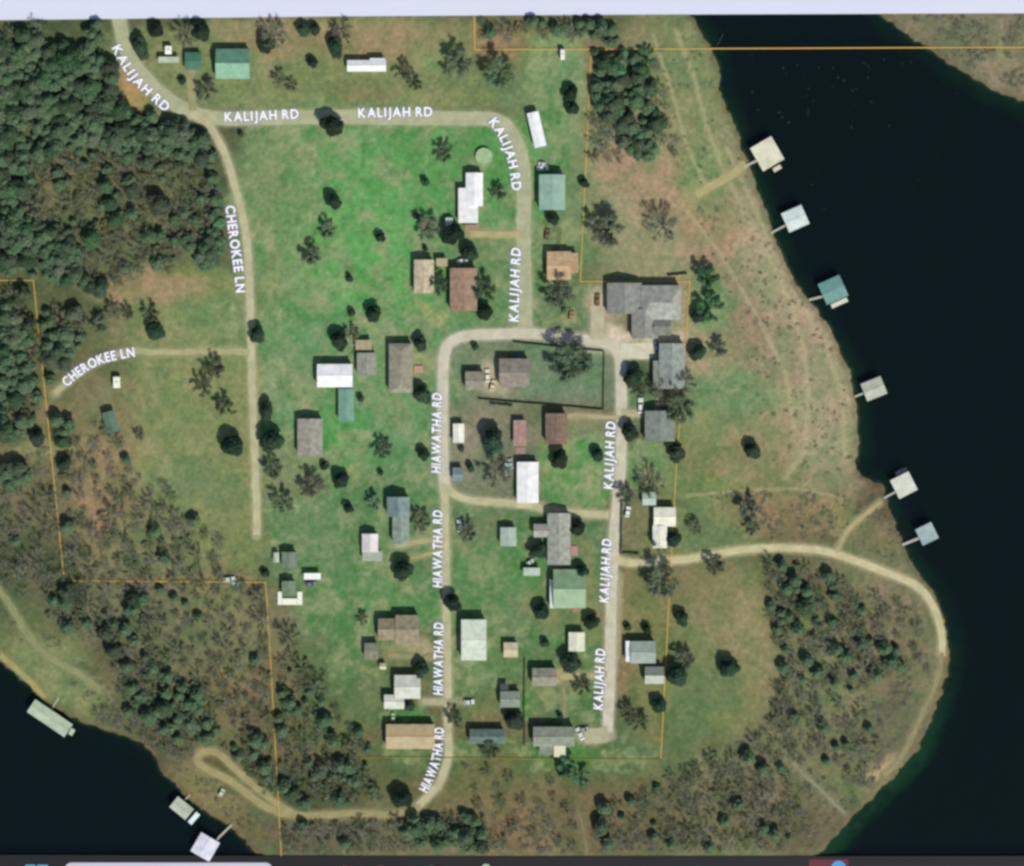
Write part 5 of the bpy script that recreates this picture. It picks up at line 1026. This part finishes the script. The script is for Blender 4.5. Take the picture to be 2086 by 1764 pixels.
ORG = plain('orange_line_paint', (206,164,78), .7, .05); ORG2 = plain('dull_orange_line_paint', (150,122,52), .7, .05)
def line(pts, w, label, mat=ORG, z=.30):
    P_ = [W(*p) for p in pts]; o0 = P_[0]; v, f = [], []
    for i, p in enumerate(P_):
        a = P_[max(0, i-1)]; b = P_[min(len(P_)-1, i+1)]
        d1 = np.array([p[0]-a[0], p[1]-a[1]]); d2 = np.array([b[0]-p[0], b[1]-p[1]])
        d1 = d1/(np.linalg.norm(d1) or 1); d2 = d2/(np.linalg.norm(d2) or 1); t = d1+d2; t /= np.linalg.norm(t); n_ = np.array([-t[1], t[0]])
        ref = d2 if np.linalg.norm(d2) else d1; k = 1/max(.3, abs(np.dot(n_, [-ref[1], ref[0]]))); h = w*S/2*k
        for zz in (z, z-.06): v += [(p[0]-o0[0]+n_[0]*h, p[1]-o0[1]+n_[1]*h, zz), (p[0]-o0[0]-n_[0]*h, p[1]-o0[1]-n_[1]*h, zz)]
    for i in range(len(P_)-1):
        b = i*4; f += [(b, b+1, b+5, b+4), (b+2, b+6, b+7, b+3), (b, b+4, b+6, b+2), (b+1, b+3, b+7, b+5)]
    me = bpy.data.meshes.new('boundary_line'); me.from_pydata(v, [], f); me.update()
    o = link('boundary_line', me, mat); o.location = (o0[0], o0[1], 0); tag(o, label, 'boundary line')
line([(966,30),(967,101),(1500,99),(2120,96)], 2.1, 'orange parcel line crossing the lake along the top of the map')
line([(1204,102.5),(1193,340),(1182,573),(1405,573),(1396,700),(1378,940),(1366,1150),(1356,1350),(1346,1545)], 1.8, 'orange parcel line stepping round the largest house and down the right side', z=.31)
line([(1346,1547.5),(950,1544),(563,1541)], 1.2, 'thin dull parcel line along the south of the village', ORG2, z=.32)
line([(-40,571),(68,571),(100,880),(131,1183),(300,1184),(541,1186),(552,1360),(562,1540),(573,1744)], 1.7, 'orange parcel line stepping through the left hand woods', ORG, z=.33)

# ------------------------------------------------------------------ bars of the map window above and below the land
BARM = plain('window_bar_white', (205,208,222), .6, .015, .05); TASK = plain('window_bar_dark', (24,23,26), .6, .1, .05)
root = empty('toolbar', W(1043, 5, 0), 0, 'pale lavender window bar across the whole top edge', 'window bar')
m = MB(); a = [W(-80, -60), W(2170, -60), W(2170, 26.6), W(1400, 29), W(700, 33), W(0, 41), W(-80, 42)]; ox, oy, _ = W(1043, 5)
m.prism([(x-ox, y-oy) for x, y, _ in reversed(a)], -.6, .35); m.build('bar_panel', BARM, root)
root = empty('taskbar', W(1043, 1760, 0), 0, 'near black window bar across the whole bottom edge', 'window bar'); ox, oy, _ = W(1043, 1760)
def loc(x, y): q = W(x, y); return (q[0]-ox, q[1]-oy)
m = MB(); m.prism([loc(*q) for q in ((-80,1840),(2170,1840),(2170,1743.5),(1043,1745),(-80,1741))], -.6, .35); m.build('bar_panel', TASK, root)
m = MB(); pts = [(132+14*0,1800)]+[(146-14*cos(t), 1771-14*sin(t)) for t in np.linspace(0, pi/2, 7)]+[(541+14*sin(t), 1771-14*cos(t)) for t in np.linspace(0, pi/2, 7)]+[(555,1800)]
m.prism([loc(*q) for q in reversed(pts)], 0.35, 0.45); m.build('search_box', plain('search_box_grey', (188,186,196), .6, .02, .05), root)
for (x0, x1, y0, c_, nm) in ((52,72,1761,(70,150,180),'window_button'),(76,98,1761,(70,150,180),'window_button'),(1648,1728,1750,(96,40,48),'alert_button')):
    m = MB(); q0 = loc(x0, 1800); q1 = loc(x1, y0); m.box(q0[0], q0[1], .35, q1[0], q1[1], .45); m.build(nm, plain('button'+str(c_), c_, .6, .03), root)
m = MB(); q = loc(1708, 1768); m.cyl(q[0], q[1], 0.45, 0.55, 15*S, 20); m.build('round_button', plain('sky_blue_button', (70,150,200), .6, .03), root)
m = MB(); q = loc(990, 1768); m.cyl(q[0], q[1], 0.35, 0.55, 9*S, 14); m.build('weather_icon', plain('cloud_icon', (150,176,140), .6, .1), root)
for x, c_ in ((704,(120,60,50)),(775,(100,70,50)),(880,(60,80,120)),(1420,(40,50,120))):
    m = MB(); q = loc(x, 1772); m.cyl(q[0], q[1], 0.35, 0.455, 9*S, 12); m.build('app_icon', plain('icon'+str(c_), c_, .6, .1), root)
print('objects', len(bpy.data.objects), 'trees', NT)
